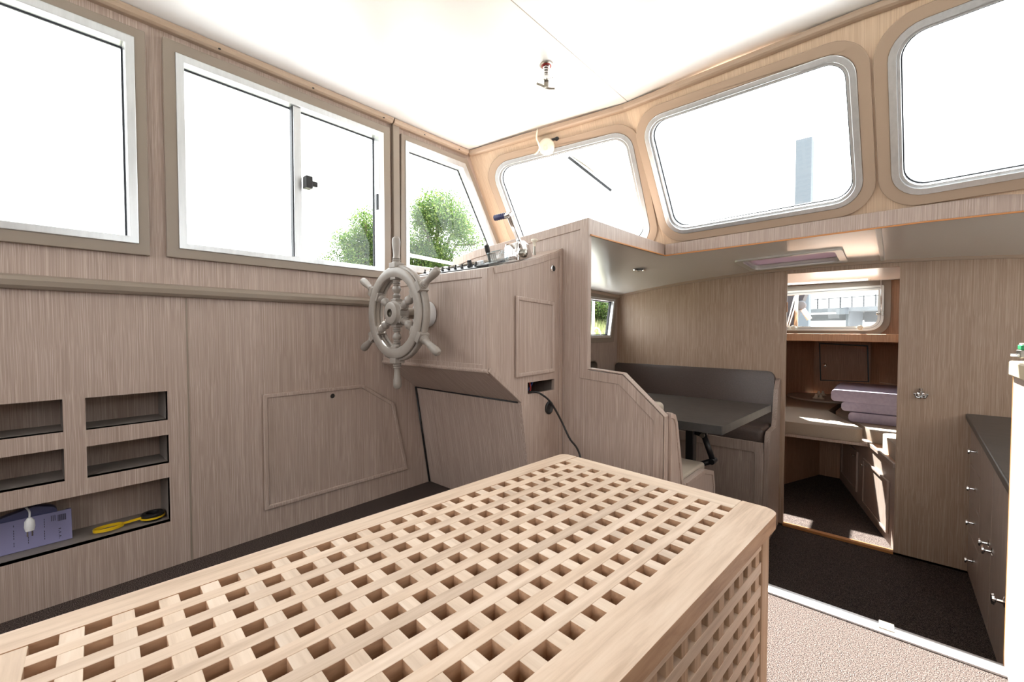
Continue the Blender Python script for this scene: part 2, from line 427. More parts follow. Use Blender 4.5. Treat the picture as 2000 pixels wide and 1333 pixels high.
# access hatch in the lower wall with raised border
ah = empty('access_panel', (XP, .95, .11), 'oak access panel with clipped corner and finger hole low on the port wall', 'panel')
AL = [(.638, .109), (1.347, .109), (1.264, .482), (1.087, .596), (.638, .598)]
ap = prism('panel', 'X', off(AL, -.006), XP+.006, XP+.0002, OAK, ah, holes=[circ(.936, .556, .011, 20)], bevel=.001)
prism('raised_border', 'X', AL, XP+.012, XP+.0005, OAK, ah, holes=[off(AL, -.018)], bevel=.004)
prism('finger_hole', 'X', circ(.936, .556, .0108, 20), XP+.0022, XP+.0003, BLACK, ap)

# ---- floors
fl = prism('floor', 'Z', [(XP-.02, YA), (XS+.02, YA), (XS+.02, 1.61), (-.66, 1.61), (-.66, 1.715), (XP-.02, 1.715)], 0, -.03, CARPET)
struct(fl, 'speckled brown carpet of the wheelhouse floor', 'floor')
fb = prism('floor.001', 'Z', [(XP-.1, 1.60), (XS+.02, 1.60), (XS+.02, 3.60), (XP-.1, 3.60)], ZL, ZL-.03, CARPET)
struct(fb, 'dark carpet of the sunken galley floor', 'floor')
fv = prism('floor.002', 'Z', [(-1.3, 3.58), (.6, 3.58), (.5, 6.3), (-1.0, 6.3)], ZL+.012, ZL-.03, CARPET)
struct(fv, 'dark carpet between the berths of the forward cabin', 'floor')
st = sweep('trim_2', [(-.66, 1.612, .0), (XS, 1.612, .0)], [(-.035, -.002), (.020, -.002), (.020, .006), (.004, .009), (-.010, .009), (-.022, .006), (-.035, .004)], ALU)
struct(st, 'aluminium nosing along the edge of the step', 'trim')
struct(box('wall_step', -.66, XS, 1.585, 1.608, ZL, -.01, OAK), 'riser below the wheelhouse floor edge', 'wall')
tb = prism('fabric_tab', 'X', [(1.605, .004), (1.64, .006), (1.665, -.03), (1.66, -.033), (1.638, .002), (1.605, .0)], -.005, .028, IVORY)
tb.location.z = .008
tag(tb, 'small white webbing tab over the aluminium step edge', 'tab')

# ---- wheelhouse roof
def roof_y(x):                                # top line of the windscreen
    pts = [(XP-.06, 1.80), (-1.93, 1.812), (-1.075, 2.124), (-.097, 2.142), (.80, 2.08), (1.50, 1.80)]
    for (a, b), (c, d) in zip(pts, pts[1:]):
        if x <= c: return b+(d-b)*(x-a)/(c-a)
    return pts[-1][1]
xs = [XP-.04, -1.93, -1.75, -1.5, -1.3, -1.075, -.85, -.6, -.35, -.097, .1, .35, .6, .80, 1.0, 1.2, 1.35, 1.47]
bm = bmesh.new(); lo = []; hi = []
for x in xs:
    y1 = roof_y(x)+.01
    lo.append([bm.verts.new((x, y, zc(x))) for y in (YA-.05, 0, y1)]); hi.append([bm.verts.new((x, y, zc(x)+.04)) for y in (YA-.05, 0, y1)])
for g in (lo, hi):
    for a, b in zip(g, g[1:]):
        for k in range(2): bm.faces.new([a[k], b[k], b[k+1], a[k+1]])
for a, b, c, d in zip(lo, lo[1:], hi, hi[1:]): bm.faces.new([a[0], b[0], d[0], c[0]]); bm.faces.new([a[2], b[2], d[2], c[2]])
roof = bm_link('ceiling', bm, CEIL, smooth=False)
struct(roof, 'glossy white cambered wheelhouse ceiling', 'ceiling')
for (x) in (-1.045,):
    y1 = roof_y(x)
    world_parent(bm_link('ceiling_joint', (lambda b: (add_box(b, x-.0012, x+.0012, YA, y1-.02, zc(x)-.0012, zc(x)+.001), b)[1])(bmesh.new()), SEAMM), roof)
for yy in (-.4,): box('ceiling_joint', XP, XS, yy-.001, yy+.001, 1.90, 1.901, SEAMM, roof, 0) if False else None

# ---- windscreen facets
A_t = Vector((-1.93, 1.812, zc(-1.93))); B_t = Vector((-1.075, 2.124, zc(-1.075))); C_t = Vector((-.097, 2.142, zc(-.097)))
B_b = Vector((-1.0, 2.535, 1.33)); C_b0 = Vector((-.04, 0, 1.33))
n2 = (C_t-B_t).cross(B_b-B_t).normalized()
C_b = Vector((-.04, B_b.y+.0, 1.33)); C_b.y = B_t.y-((C_b.x-B_t.x)*n2.x+(C_b.z-B_t.z)*n2.z)/n2.y
n1 = (B_t-A_t).cross(B_b-A_t).normalized()
A_b = Vector((-1.955, 0, 1.28)); A_b.y = A_t.y-((A_b.x-A_t.x)*n1.x+(A_b.z-A_t.z)*n1.z)/n1.y
D_t = Vector((.80, 2.085, zc(.80))); n3 = (D_t-C_t).cross(C_b-C_t).normalized()
D_b = Vector((.85, 0, 1.33)); D_b.y = C_t.y-((D_b.x-C_t.x)*n3.x+(D_b.z-C_t.z)*n3.z)/n3.y
E_t = Vector((1.46, 1.812, zc(1.46))); E_b = Vector((1.50, 2.17, 1.30))
def facet(idx, tl, tr, br, bl, glass_px=None, glass_uv=None, label='', wallname='', radii=.075):
    u = (br-bl).normalized(); n = u.cross(tl-bl).normalized()        # n points aft (inside)
    if n.y > 0: n = -n
    v = n.cross(u); v = v if v.z > 0 else -v
    def loc(p): q = p-bl; return (q.dot(u), q.dot(v))
    mp = lambda a, b, c: bl+u*a+v*b+n*c
    if glass_px: g = [loc(on(px, py, bl, n)) for px, py in glass_px]
    else: g = glass_uv
    A = sum(g[i][0]*g[(i+1) % len(g)][1]-g[(i+1) % len(g)][0]*g[i][1] for i in range(len(g)))
    if A < 0: g = g[::-1]
    R = radii
    gr = rnd(g, R); al = rnd(off(g, .034), R+.03); br_ = rnd(off(g, .078), R+.06)
    if idx == 4: br_ = rnd(off(g, .075), R+.06)
    wl = [loc(bl), loc(br), loc(tr), loc(tl)]
    if idx == 4: wl[0] = (wl[0][0]-.05, wl[0][1]); wl[3] = (wl[3][0]-.05, wl[3][1])
    if idx == 7: wl[1] = (wl[1][0]+.05, wl[1][1]); wl[2] = (wl[2][0]+.05, wl[2][1])
    wll = prism(wallname, mp, wl, 0, -.03, OAKW, holes=[al]); struct(wll, 'oak veneered windscreen surround', 'wall')
    c3 = mp(sum(p[0] for p in g)/4, sum(p[1] for p in g)/4, 0)
    root = empty('window_%d' % idx, tuple(mp(sum(p[0] for p in g)/4, 0, 0)), label, 'window', kind='structure')
    prism('outer_trim', mp, br_, .016, -.001, TAUPE2, root, holes=[al], bevel=.004)
    prism('window_frame', mp, off(al, .001) if False else al, .020, -.034, ALU, root, holes=[rnd(off(g, .010), R+.008)], bevel=.004)
    prism('inner_frame', mp, rnd(off(g, .012), R+.01), .004, -.034, ALU, root, holes=[gr], bevel=.002)
    prism('gasket', mp, rnd(off(g, .004), R+.003), -.026, -.034, GASK, root, holes=[rnd(off(g, -.004), R-.003)])
    prism('pane', mp, rnd(off(g, .003), R), -.029, -.0305, GLASS, root)
    us = [p[0] for p in g]; vs = [p[1] for p in g]
    l = bpy.data.lights.new('window_portal', 'AREA'); l.shape = 'RECTANGLE'; l.size = max(us)-min(us); l.size_y = max(vs)-min(vs); l.cycles.is_portal = True
    o = bpy.data.objects.new('window_portal', l); COL.objects.link(o)
    cc = mp((max(us)+min(us))/2, (max(vs)+min(vs))/2, -.05); z = -n; x = u; y = z.cross(x)
    o.matrix_world = Matrix.Translation(cc) @ Matrix((x, y, z)).transposed().to_4x4()
    return mp, g
f1, g1 = facet(4, A_t, B_t, B_b, A_b, [(1034, 503), (1262, 466), (1220, 268), (971, 331)], None, 'angled port windscreen pane with a wiper outside', 'wall_windscreen')
f2, g2 = facet(5, B_t, C_t, C_b, B_b, [(1318, 447), (1668, 386), (1650, 115.4), (1267, 244)], None, 'port centre windscreen pane with rounded corners', 'wall_windscreen.001')
wd = g2[1][0]-g2[0][0]
L3 = (D_b-C_b).length
u3 = (D_b-C_b).normalized(); v3 = n3.cross(u3); v3 = v3 if v3.z > 0 else -v3
n3f = u3.cross(v3)
p0 = on(1764, 369, C_b, n3)-C_b; p1 = on(1757, 75, C_b, n3)-C_b
a0 = (p0.dot(u3), p0.dot(v3)); a1 = (p1.dot(u3), p1.dot(v3))
facet(6, C_t, D_t, D_b, C_b, None, [a0, (L3-a0[0], a0[1]), (L3-a0[0]-.02, a1[1]), a1], 'starboard centre windscreen pane, cut by the right edge', 'wall_windscreen.002')
L4 = (E_b-D_b).length
facet(7, D_t, E_t, E_b, D_b, None, [(.10, .10), (L4-.10, .10), (L4-.14, .60), (.06, .60)], 'angled starboard windscreen pane', 'wall_windscreen.003')

# mouldings under the ceiling
prof = [(-.026, -.017), (.0, -.020), (.010, -.014), (.015, -.004), (.015, .006), (-.026, .006)]
def mould(path, lab, name):
    return struct(sweep(name, path, prof, TAUPE2, bevel=.002), lab, 'trim')
zt = zc(XP)
mould([(XP+.024, YA, zt-.006), (XP+.024, 1.255, zt-.006)], 'taupe quarter round moulding under the ceiling above the port windows', 'trim_3')
mould([(XP+.024, 1.262, zt-.008), (XP+.024, 1.775, zt-.008)], 'taupe moulding above the quarter window', 'trim_4')
def wm(P, Q, name, lab):
    d = (Q-P).normalized(); s = Vector((d.y, -d.x, 0))*.018
    a = P+s-Vector((0, 0, .010))+d*.0; b = Q+s-Vector((0, 0, .010))
    mould([tuple(a), tuple(b)], lab, name)
wm(A_t, B_t, 'trim_5', 'taupe moulding above the angled port windscreen pane')
wm(B_t, C_t, 'trim_6', 'taupe moulding above the port centre windscreen pane')
wm(C_t, D_t, 'trim_7', 'taupe moulding above the starboard centre windscreen pane')
sw = bmesh.new()
def screw(bm, p): add_lathe(bm, [(0, -.001), (.0045, -.001), (.0045, .0015), (0, .002)], Matrix.Translation(p), 8)
for y in (-.2, .15, .5, .85, 1.2, 1.45, 1.7): screw(sw, (XP+.036, y, zt-.021))
# (screws stay with the moulding as part of it)
scw = bm_link('screw_heads', sw, BLACK); world_parent(scw, bpy.data.objects['trim_3'])

# ---- shelf behind the dash and roof opening fascia
sh = prism('dash_shelf', 'Y', [(XP, 1.272), (-1.075, 1.345), (-1.075, 1.36), (XP, 1.287)], 1.745, 2.56, OAK)
struct(sh, 'oak shelf between the partition and the windscreen', 'shelf'); sh.name = 'trim_8'
fa = prism('fascia_board', 'Y', [(-1.0, 1.307), (.1, 1.322), (1.44, 1.30), (1.44, 1.372), (.45, 1.393), (-.1, 1.390), (-1.0, 1.370)], 2.50, 2.525, OAK, bevel=.003)
struct(fa, 'oak fascia board across the front of the companionway opening', 'trim'); fa.name = 'trim_9'
fa2 = prism('trim_10', lambda a, b, c: Vector((c+.045*(a-1.72)/.80, a, b)), [(1.722, 1.308), (2.50, 1.306), (2.50, 1.370), (1.722, 1.383)], -1.045, -1.070, OAK, bevel=.003)
struct(fa2, 'oak fascia board along the port side of the companionway opening', 'trim')
lip = sweep('trim_11', [(-1.04, 1.73, 1.305), (-.995, 2.497, 1.303), (.1, 2.497, 1.319), (1.44, 2.497, 1.297)], [(-.003, -.003), (.003, -.003), (.003, .003), (-.003, .003)], ORANGE)
struct(lip, 'bare wood edge under the fascia boards', 'trim')

# ---- partition between helm and dinette
PY = 1.72
POL = [(XP-.05, ZL), (-.685, ZL), (-.685, .508), (-.868, .668), (-1.045, .680), (-1.045, 1.384), (-1.36, 1.358), (-1.80, 1.325), (XP-.05, 1.298)]
pt = prism('dinette_partition', 'Y', POL, PY, PY+.024, OAK, bevel=.002)
tag(pt, 'oak partition between helm and dinette with stepped sloping edge', 'partition')
def band(name, pts, wd_, ax, a, b, mat, parent, bevel=.003):
    """raised strip along an open polyline lying in a plane"""
    P = [Vector(p) for p in pts]; L = []; R = []
    for i, p in enumerate(P):
        d0 = (P[i]-P[i-1]).normalized() if i else (P[1]-P[0]).normalized()
        d1 = (P[i+1]-P[i]).normalized() if i < len(P)-1 else d0
        n = Vector((-d0.y, d0.x)); m = Vector((-d1.y, d1.x)); k = (n+m); k = k/(k.dot(n))
        R.append(tuple(p)); L.append(tuple(p+k*wd_))
    return prism(name, ax, R+L[::-1], a, b, mat, parent, bevel=bevel)
band('edge_moulding', [(-.685, ZL+.01), (-.685, .508), (-.868, .668), (-1.045, .680), (-1.045, 1.384), (-1.36, 1.358), (-1.80, 1.325), (XP, 1.298)], .045, 'Y', PY-.005, PY+.002, OAK, pt)
band('edge_cap', [(-.683, .20), (-.683, .510), (-.867, .671), (-1.043, .683)], -.006, 'Y', PY-.007, PY+.028, OAK, pt)

# ---- helm console
XC = -1.19
con = empty('helm_console', (-1.57, 1.45, 0), 'oak helm console with sloping dashboard under the port windows', 'console')
side = [(1.205, .700), (1.409, .550), (1.500, .0), (1.718, .0), (1.718, 1.262), (1.66, 1.237), (1.5, 1.187), (1.35, 1.146), (1.22, 1.118), (1.205, 1.110)]
SL = rect(1.455, 1.655, .580, .632)
prism('side_panel', 'X', side, XC, XC-.018, OAK, con, holes=[SL, circ(1.611, .500, .024)], bevel=.0015)
prism('front_panel', 'Y', rect(XP+.002, XC-.018, .700, 1.110), 1.205, 1.223, OAK, con, bevel=.002)
mpf = lambda c: (lambda a, b, t: Vector((a, b, t)))
prism('soffit_panel', 'X', [(1.205, .700), (1.409, .550), (1.421, .560), (1.213, .716)], XP+.002, XC-.018, OAKF, con, bevel=.0015)
prism('kick_panel', 'X', [(1.409, .548), (1.500, .0), (1.518, .0), (1.427, .548)], XP+.002, XC-.018, OAKF, con, bevel=.0015)
tube('joint_gasket', [(XP+.006, 1.402, .552), (XP+.006, 1.493, .004)], .005, BLACK, con)  # thin black strips along the kick panel joints
tube('joint_gasket', [(XP+.006, 1.406, .549), (XC-.019, 1.406, .549)], .0035, BLACK, con)
prism('dashboard', 'X', [(1.208, 1.108), (1.22, 1.116), (1.35, 1.144), (1.5, 1.185), (1.66, 1.235), (1.718, 1.260), (1.718, 1.24), (1.5, 1.165), (1.208, 1.09)], XP+.002, XC-.002, OAK, con, bevel=.001)
# mouldings round the console faces
band('edge_moulding', [(1.718, .0), (1.718, 1.258), (1.66, 1.233), (1.5, 1.183), (1.35, 1.142), (1.235, 1.116)], .026, 'X', XC+.004, XC-.001, OAK, con)
band('edge_moulding', [(1.430, .555), (1.213, .706)][::-1], .020, 'X', XC+.004, XC-.001, OAK, con) if False else None
sweep('edge_moulding', [(XC+.0, 1.206, .704), (XC+.0, 1.41, .553)], [(-.006, -.006), (.006, -.006), (.006, .012), (-.006, .012)], OAK, con, bevel=.003)
prism('edge_moulding', 'Y', [(XP+.004, .700), (XC, .700), (XC, 1.112), (XP+.004, 1.112)], 1.200, 1.206, OAK, con, holes=[rect(XP+.02, XC-.03, .728, 1.075)], bevel=.003)
sweep('edge_moulding', [(XP+.004, 1.207, .702), (XC, 1.207, .702)], circ(0, 0, .011, 10), OAK, con)
# access door on the side
dr = rect(1.366, 1.642, .667, 1.005)
dr = [(1.366, .662), (1.642, .666), (1.642, .998), (1.366, 1.011)]
d_ = prism('side_door', 'X', off(dr, -.004), XC+.006, XC, OAK, con, bevel=.001)
b_ = prism('door_border', 'X', dr, XC+.012, XC+.001, OAK, d_, holes=[off(dr, -.018)], bevel=.004)
lathe('lock_ring', [(.017, 0), (.017, .005), (.013, .008), (.012, .0)], (XC, 1.636, 1.154), (1, 0, 0), STEEL, con)
lathe('lock_core', [(0, 0), (.0125, 0), (.0125, .0068), (0, .007)], (XC, 1.636, 1.154), (1, 0, 0), BLACK, con)
lathe('socket_grommet', [(.031, 0), (.031, .004), (.024, .007), (.014, .002), (0, -.012)], (XC, 1.611, .50), (1, 0, 0), BLACK, con)
# wires in the slot and the long black cable
tube('wire', bez([(XC-.05, 1.50, .55), (XC-.03, 1.51, .60), (XC-.05, 1.505, .66)]), .004, RED, con)
tube('wire', bez([(XC-.07, 1.47, .55), (XC-.05, 1.53, .60), (XC-.06, 1.58, .66)]), .005, BLUE, con)
cpts = [(XC-.06, 1.46, .583), tuple(at(1043, 766, 'X', XC+.004)), tuple(at(1058, 771, 'X', XC+.02)), tuple(at(1076, 787, 'X', XC+.035)), tuple(at(1095, 820, 'X', XC+.06)), tuple(at(1112, 856, 'X', XC+.10)),
        tuple(at(1132, 888, 'X', XC+.14)), (-.98, 1.62, .12), (-.93, 1.62, .012), (-.85, 1.55, .006), (-.80, 1.4, .006)]
tag(tube('power_cable', bez(cpts), .0045, BLACK), 'black cable hanging from the slot in the helm console to the floor', 'cable')

# dashboard instruments: local frame on the slope, (x, along slope)
def dsh(x, y, h=0):
    k = (y-1.22)/.5; z = 1.116+.0+ (y-1.22)*.22+ .16*(y-1.22)**2*1.0
    n = Vector((0, -.31, .95)).normalized(); return Vector((x, y, z))+n*h
ND = Vector((0, -.31, .95)).normalized()
ins = empty('switch_panel', tuple(dsh(-1.62, 1.42)), 'black switch and gauge panel on the sloping dashboard behind the wheel', 'switch panel')
def dbox(name, x0, x1, y0, y1, h0, h1, mat, parent, bevel=.002):
    o = Vector(dsh((x0+x1)/2, (y0+y1)/2)); v = Vector((0, .95, .31)).normalized(); u = Vector((1, 0, 0))
    M = Matrix.Translation(o) @ Matrix((u, v, ND)).transposed().to_4x4()
    return box(name, -(x1-x0)/2, (x1-x0)/2, -(y1-y0)/2, (y1-y0)/2, h0, h1, mat, parent, bevel, M=M)
dbox('panel', -1.86, -1.40, 1.34, 1.56, .0, .007, BLACK, ins)
for i in range(9):
    x = -1.83+i*.048
    lathe('switch', [(0, 0), (.008, 0), (.007, .006), (.004, .008), (.004, .02), (0, .022)], dsh(x, 1.385, .006), ND+Vector((0, .4, 0)), BLACK, ins, 12)
for i in range(5): lathe('gauge', [(0, 0), (.033, 0), (.033, .008), (.028, .012), (.026, .008), (0, .008)], dsh(-1.82+i*.085, 1.49, .006), ND, STEELD, ins, 24)
lathe('knob', [(0, 0), (.012, 0), (.011, .03), (0, .032)], dsh(-1.53, 1.43, .006), ND, BLACK, ins, 16)
lathe('dimmer_knob', [(0, 0), (.018, 0), (.016, .026), (0, .028)], dsh(-1.43, 1.405, .0), ND, ALU, ins, 20)
js = empty('bow_thruster_lever', tuple(dsh(-1.385, 1.42)), 'short black lever standing on the dashboard left of the throttle', 'lever')
dbox('base_plate', -1.42, -1.345, 1.36, 1.48, 0, .012, BLACK, js)
tube('lever', [dsh(-1.385, 1.42, .01), dsh(-1.387, 1.423, .05)], .006, BLACK, js)
lathe('grip', [(0, 0), (.009, .002), (.012, .02), (.011, .045), (0, .05)], dsh(-1.387, 1.423, .045), ND, BLACK, js, 14)
# clear block
cb = empty('glass_ashtray', tuple(dsh(-1.31, 1.40)), 'small clear ribbed block beside the chrome throttle base', 'block')
bm = bmesh.new(); M = Matrix.Translation(dsh(-1.312, 1.40, .001)) @ Matrix((Vector((1, 0, 0)), Vector((0, .95, .31)), ND)).transposed().to_4x4()
add_box(bm, -.028, .028, -.04, .04, 0, .014, M); add_box(bm, -.024, .024, -.036, .036, .014, .058, M)
for i in range(5): add_box(bm, -.026+i*.0115, -.020+i*.0115, -.038, -.036, .014, .056, M)
world_parent(bm_link('block', bm, CLEAR, None, .003), cb)
dbox('display', -1.33, -1.295, 1.385, 1.41, .0585, .060, TEAL, cb, 0)
# throttle
th = empty('throttle_lever', tuple(dsh(-1.235, 1.44)), 'chrome single lever throttle with blue ribbed grip on the dashboard', 'throttle')
M = Matrix.Translation(dsh(-1.235, 1.45, .0)) @ Matrix((Vector((1, 0, 0)), Vector((0, .95, .31)), ND)).transposed().to_4x4()
hx = [(-.06, 0), (.06, 0), (.048, .06), (.02, .082), (-.03, .082), (-.05, .05)]
bm = bmesh.new(); add_prism(bm, lambda a, b, c: M @ Vector((c, a, b)), hx, -.042, .036); world_parent(bm_link('housing', bm, STEEL, None, .010, 3, True), th)
pv = M @ Vector((.040, -.01, .03)); tp = at(993, 420, 'X', -1.215)
lathe('pivot', [(0, -.01), (.02, -.01), (.02, .008), (.012, .014), (0, .015)], pv, (1, 0, 0), STEELD, th)
sweep('arm', [pv+Vector((.0, 0, .0)), tp], [(-.012, -.005), (.012, -.005), (.012, .005), (-.012, .005)], STEEL, th, bevel=.003)
lathe('end_boss', [(0, -.018), (.012, -.016), (.014, 0), (.010, .014), (0, .016)], tp, (1, 0, .1), STEEL, th)
gp_ = tube('grip', [tp+Vector((-.01, 0, 0)), tp+Vector((-.07, -.01, -.003))], .0125, GRIPB, th, 12)
for k in range(5): lathe('grip_rib', [(.0125, -.0012), (.0142, 0), (.0125, .0012)], tp+Vector((-.018-k*.011, -.0015*k, -.0005*k)), (1, .15, 0), STEEL, gp_, 14)
kn = empty('pull_knob', tuple(dsh(-1.27, 1.60)), 'ivory pull knob behind the throttle', 'knob')
lathe('stem', [(0, 0), (.008, 0), (.006, .015), (.005, .045), (0, .045)], dsh(-1.27, 1.60), (0, 0, 1), STEELD, kn, 14)
lathe('knob_head', [(0, 0), (.006, 0), (.008, .018), (.016, .026), (.016, .034), (0, .036)], dsh(-1.27, 1.60)+Vector((0, 0, .04)), (0, 0, 1), IVORY, kn, 20)

# ---- ship's wheel
WC = Vector((-1.565, 1.035, .937))
wh = empty('ships_wheel', (WC.x, 1.2, WC.z), 'grey painted six spoke wooden ship\'s wheel on the helm console', 'steering wheel')
lathe('mount', [(0, 0), (.058, 0), (.058, .045), (.05, .055), (0, .055)], (WC.x, 1.2, WC.z), (0, -1, 0), WHITEP, wh, 32)
lathe('shaft', [(0, 0), (.024, 0), (.024, .07), (0, .07)], (WC.x, 1.148, WC.z), (0, -1, 0), STEELD, wh, 20)
ax = (0, -1, 0)
def ringprof(r0, r1, y0, y1, b=.004):
    return [(r0+b, y0), (r1-b, y0), (r1, y0+b), (r1, y1-b), (r1-b, y1), (r0+b, y1), (r0, y1-b), (r0, y0+b), (r0+b, y0)]
def ring(name, r0, r1, y0, y1, mat, b=.004, n=72):
    M = Matrix.Translation(WC) @ Matrix.Rotation(math.radians(90), 4, 'X')
    bm = bmesh.new(); pr_ = ringprof(r0, r1, y0, y1, b)[:-1]; R = []
    for k in range(n):
        a = 2*math.pi*k/n; R.append([bm.verts.new(M @ Vector((r*math.cos(a), r*math.sin(a), h))) for r, h in pr_])
    m = len(pr_)
    for k in range(n):
        A, B = R[k], R[(k+1) % n]
        for j in range(m): bm.faces.new([A[j], A[(j+1) % m], B[(j+1) % m], B[j]])
    o = bm_link(name, bm, mat, None, 0, 2, True); e = o.modifiers.new('edges', 'EDGE_SPLIT'); e.split_angle = math.radians(50)
    world_parent(o, wh); return o
# local z here runs aft-to-forward as -y; h > 0 is towards the viewer (aft)
ring('front_rim', .150, .193, .008, .022, WHEELM)
ring('rim', .157, .203, -.018, .008, WHEELM)
ring('back_rim', .150, .193, -.030, -.018, WHEELM)
lathe('hub', [(.013, .0), (.030, -.026), (.052, -.026), (.052, .018), (.048, .022), (.046, .032), (.040, .036), (.018, .036), (.016, .026), (.0, .026)][1:], WC, ax, WHEELM, wh, 40)
lathe('hub_bore', [(0, .0264), (.016, .0264), (.0165, .037), (.0145, .037), (.0140, .028), (0, .0275)], WC, ax, STEELD, wh, 24)
SPR = [(.0, .044), (.016, .045), (.016, .060), (.013, .064), (.017, .067), (.013, .070), (.018, .074), (.013, .078), (.011, .084), (.017, .094), (.0195, .101), (.017, .108), (.011, .115),
       (.016, .119), (.012, .123), (.017, .127), (.013, .131), (.015, .134), (.015, .152)]
HND = [(0, .200), (.017, .200), (.018, .214), (.015, .218), (.018, .222), (.014, .226), (.017, .230), (.0135, .235), (.012, .245), (.0135, .262), (.0165, .285), (.0175, .300), (.016, .314), (.009, .322), (0, .323)]
for k in range(6):
    a = math.radians(90+60*k); d = Vector((math.cos(a), 0, math.sin(a))); side_ = Vector((0, 1, 0)).cross(d)
    sp = lathe('spoke', SPR, WC, d, WHEELM, wh, 18)
    lathe('handle', HND, WC, d, WHEELM, sp, 18)
    # square blocks where the spokes pass the hub and the rim
    M = Matrix.Translation(WC) @ Matrix((side_, Vector((0, 1, 0)), d)).transposed().to_4x4()
    for nm_, (q0, q1, q2, q3) in (('hub_block', (.017, .017, .040, .060)), ('inner_block', (.019, .020, .140, .158)), ('rim_block', (.022, .023, .190, .212))):
        bm = bmesh.new(); add_box(bm, -q0, q0, -q1, q1, q2, q3, M); world_parent(bm_link(nm_, bm, WHEELM, None, .002), sp)

# ------------------------------------------------------------------ teak grating box
RZ = -math.radians(4.3); tz = .45
R2 = Matrix.Rotation(RZ, 4, 'Z')
G0 = Vector((-.753, 1.108, 0)); pit = .0527          # first hole (port forward); +x across, -y aft
U = R2 @ Vector((1, 0, 0)); V = R2 @ Vector((0, 1, 0))
tbx = empty('grating_box', (G0.x, G0.y, 0), 'teak grating table box with square lattice top and sides', 'table', rz=RZ)
def tpart(name, bm, mat, bevel=.002, seg=2, parent=None):
    o = bm_link(name, bm, mat, parent or tbx, bevel, seg); return o
NX, NY = 10, 22; hh = .014; xe0, xe1 = -hh, (NX-1)*pit+hh; ye1, ye0 = hh, -(NY-1)*pit-hh
bm = bmesh.new()
for i in range(NX-1): add_box(bm, i*pit+hh, (i+1)*pit-hh, ye0-.01, ye1+.01, tz-.036, tz-.0006)
lat = tpart('lattice_slats', bm, TEAKY, .0006, 1)
bm = bmesh.new()
for j in range(NY-1): add_box(bm, xe0-.01, xe1+.01, -(j+1)*pit+hh, -j*pit-hh, tz-.036, tz-.0014)
tpart('cross_slats', bm, TEAKX, .0006, 1)
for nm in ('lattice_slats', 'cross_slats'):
    o = bpy.data.objects[nm]; o.data.materials.append(TEAKSHADE)
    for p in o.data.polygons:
        if abs(p.normal.z) < .9: p.material_index = 1  # hole walls take the teak with shade painted in
# frame boards of the top (mitre-less, ends boards between long boards)
LW, RW = .055, .080; FY, AY = .062, .090
def bd(name, loop, mat, z0=tz-.034, z1=tz, bev=.006, seg=3):
    bm = bmesh.new(); add_prism(bm, mapper('Z'), loop, z0, z1); o = bm_link(name, bm, mat, tbx, bev, seg); return o
bd('frame_board', rnd([(xe1, ye0-AY), (xe1+RW, ye0-AY), (xe1+RW, ye1+FY), (xe1, ye1+FY)], [0, .03, .034, 0]), TEAKY, bev=.008, seg=4)
bd('frame_board', rnd([(xe0-LW, ye0-AY), (xe0, ye0-AY), (xe0, ye1+FY), (xe0-LW, ye1+FY)], [.03, 0, 0, .03]), TEAKY, bev=.005)
bd('frame_board', rect(xe0+.0003, xe1-.0003, ye1, ye1+FY), TEAKX, z1=tz-.0003, bev=.003)
bd('frame_board', rect(xe0+.0003, xe1-.0003, ye0-AY, ye0), TEAKX, z1=tz-.0003, bev=.003)
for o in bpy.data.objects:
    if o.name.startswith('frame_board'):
        o.data.materials.append(TEAKSHADE)
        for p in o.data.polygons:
            if abs(p.normal.z) < .5: p.material_index = 1  # board sides take the shade-darkened teak too
# legs and lattice sides, set back a little below the top
sx1 = xe1+RW-.016; sx0 = xe0-LW+.016; sy1 = ye1+FY-.016; sy0 = ye0-AY+.016
for (x0, x1, y0, y1) in ((sx1-.05, sx1, sy1-.05, sy1), (sx0, sx0+.05, sy1-.05, sy1), (sx1-.05, sx1, sy0, sy0+.05), (sx0, sx0+.05, sy0, sy0+.05)):
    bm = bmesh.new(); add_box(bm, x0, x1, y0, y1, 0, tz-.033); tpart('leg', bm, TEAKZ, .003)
def side_lattice(name, fixed, x_is, s0, s1):
    rails = bmesh.new(); ups = bmesh.new()
    t0, t1 = fixed
    n = int((s1-s0)/pit)
    pad = ((s1-s0)-n*pit)/2
    for k in range(n+1):
        c = s1-pad-k*pit
        a, b = c-.0125, c+.0125
        if x_is: add_box(ups, t0, t1, max(a, s0), min(b, s1), .02, tz-.033)
        else: add_box(ups, max(a, s0), min(b, s1), t0, t1, .02, tz-.033)
    z = tz-.033-.030; q = .0012
    while z > .03:
        if x_is: add_box(rails, t0-q, t1+q, s0, s1, z-.0125, z+.0125)
        else: add_box(rails, s0, s1, t0-q, t1+q, z-.0125, z+.0125)
        z -= pit
    tpart('side_rails', rails, TEAKY if x_is else TEAKX, .0006, 1); tpart('side_uprights', ups, TEAKZ, .0006, 1)
    bm = bmesh.new()
    if x_is: add_box(bm, t0-.003, t1+.003, s0, s1, tz-.05, tz-.033)
    else: add_box(bm, s0, s1, t0-.003, t1+.003, tz-.05, tz-.033)
    tpart('top_rail', bm, TEAKY if x_is else TEAKX, .001, 1)
side_lattice('r', (sx1-.026, sx1-.004), True, sy0+.05, sy1-.05)
side_lattice('f', (sy1-.026, sy1-.004), False, sx0+.05, sx1-.05)
side_lattice('p', (sx0+.004, sx0+.026), True, sy0+.05, sy1-.05)
side_lattice('a', (sy0+.004, sy0+.026), False, sx0+.05, sx1-.05)

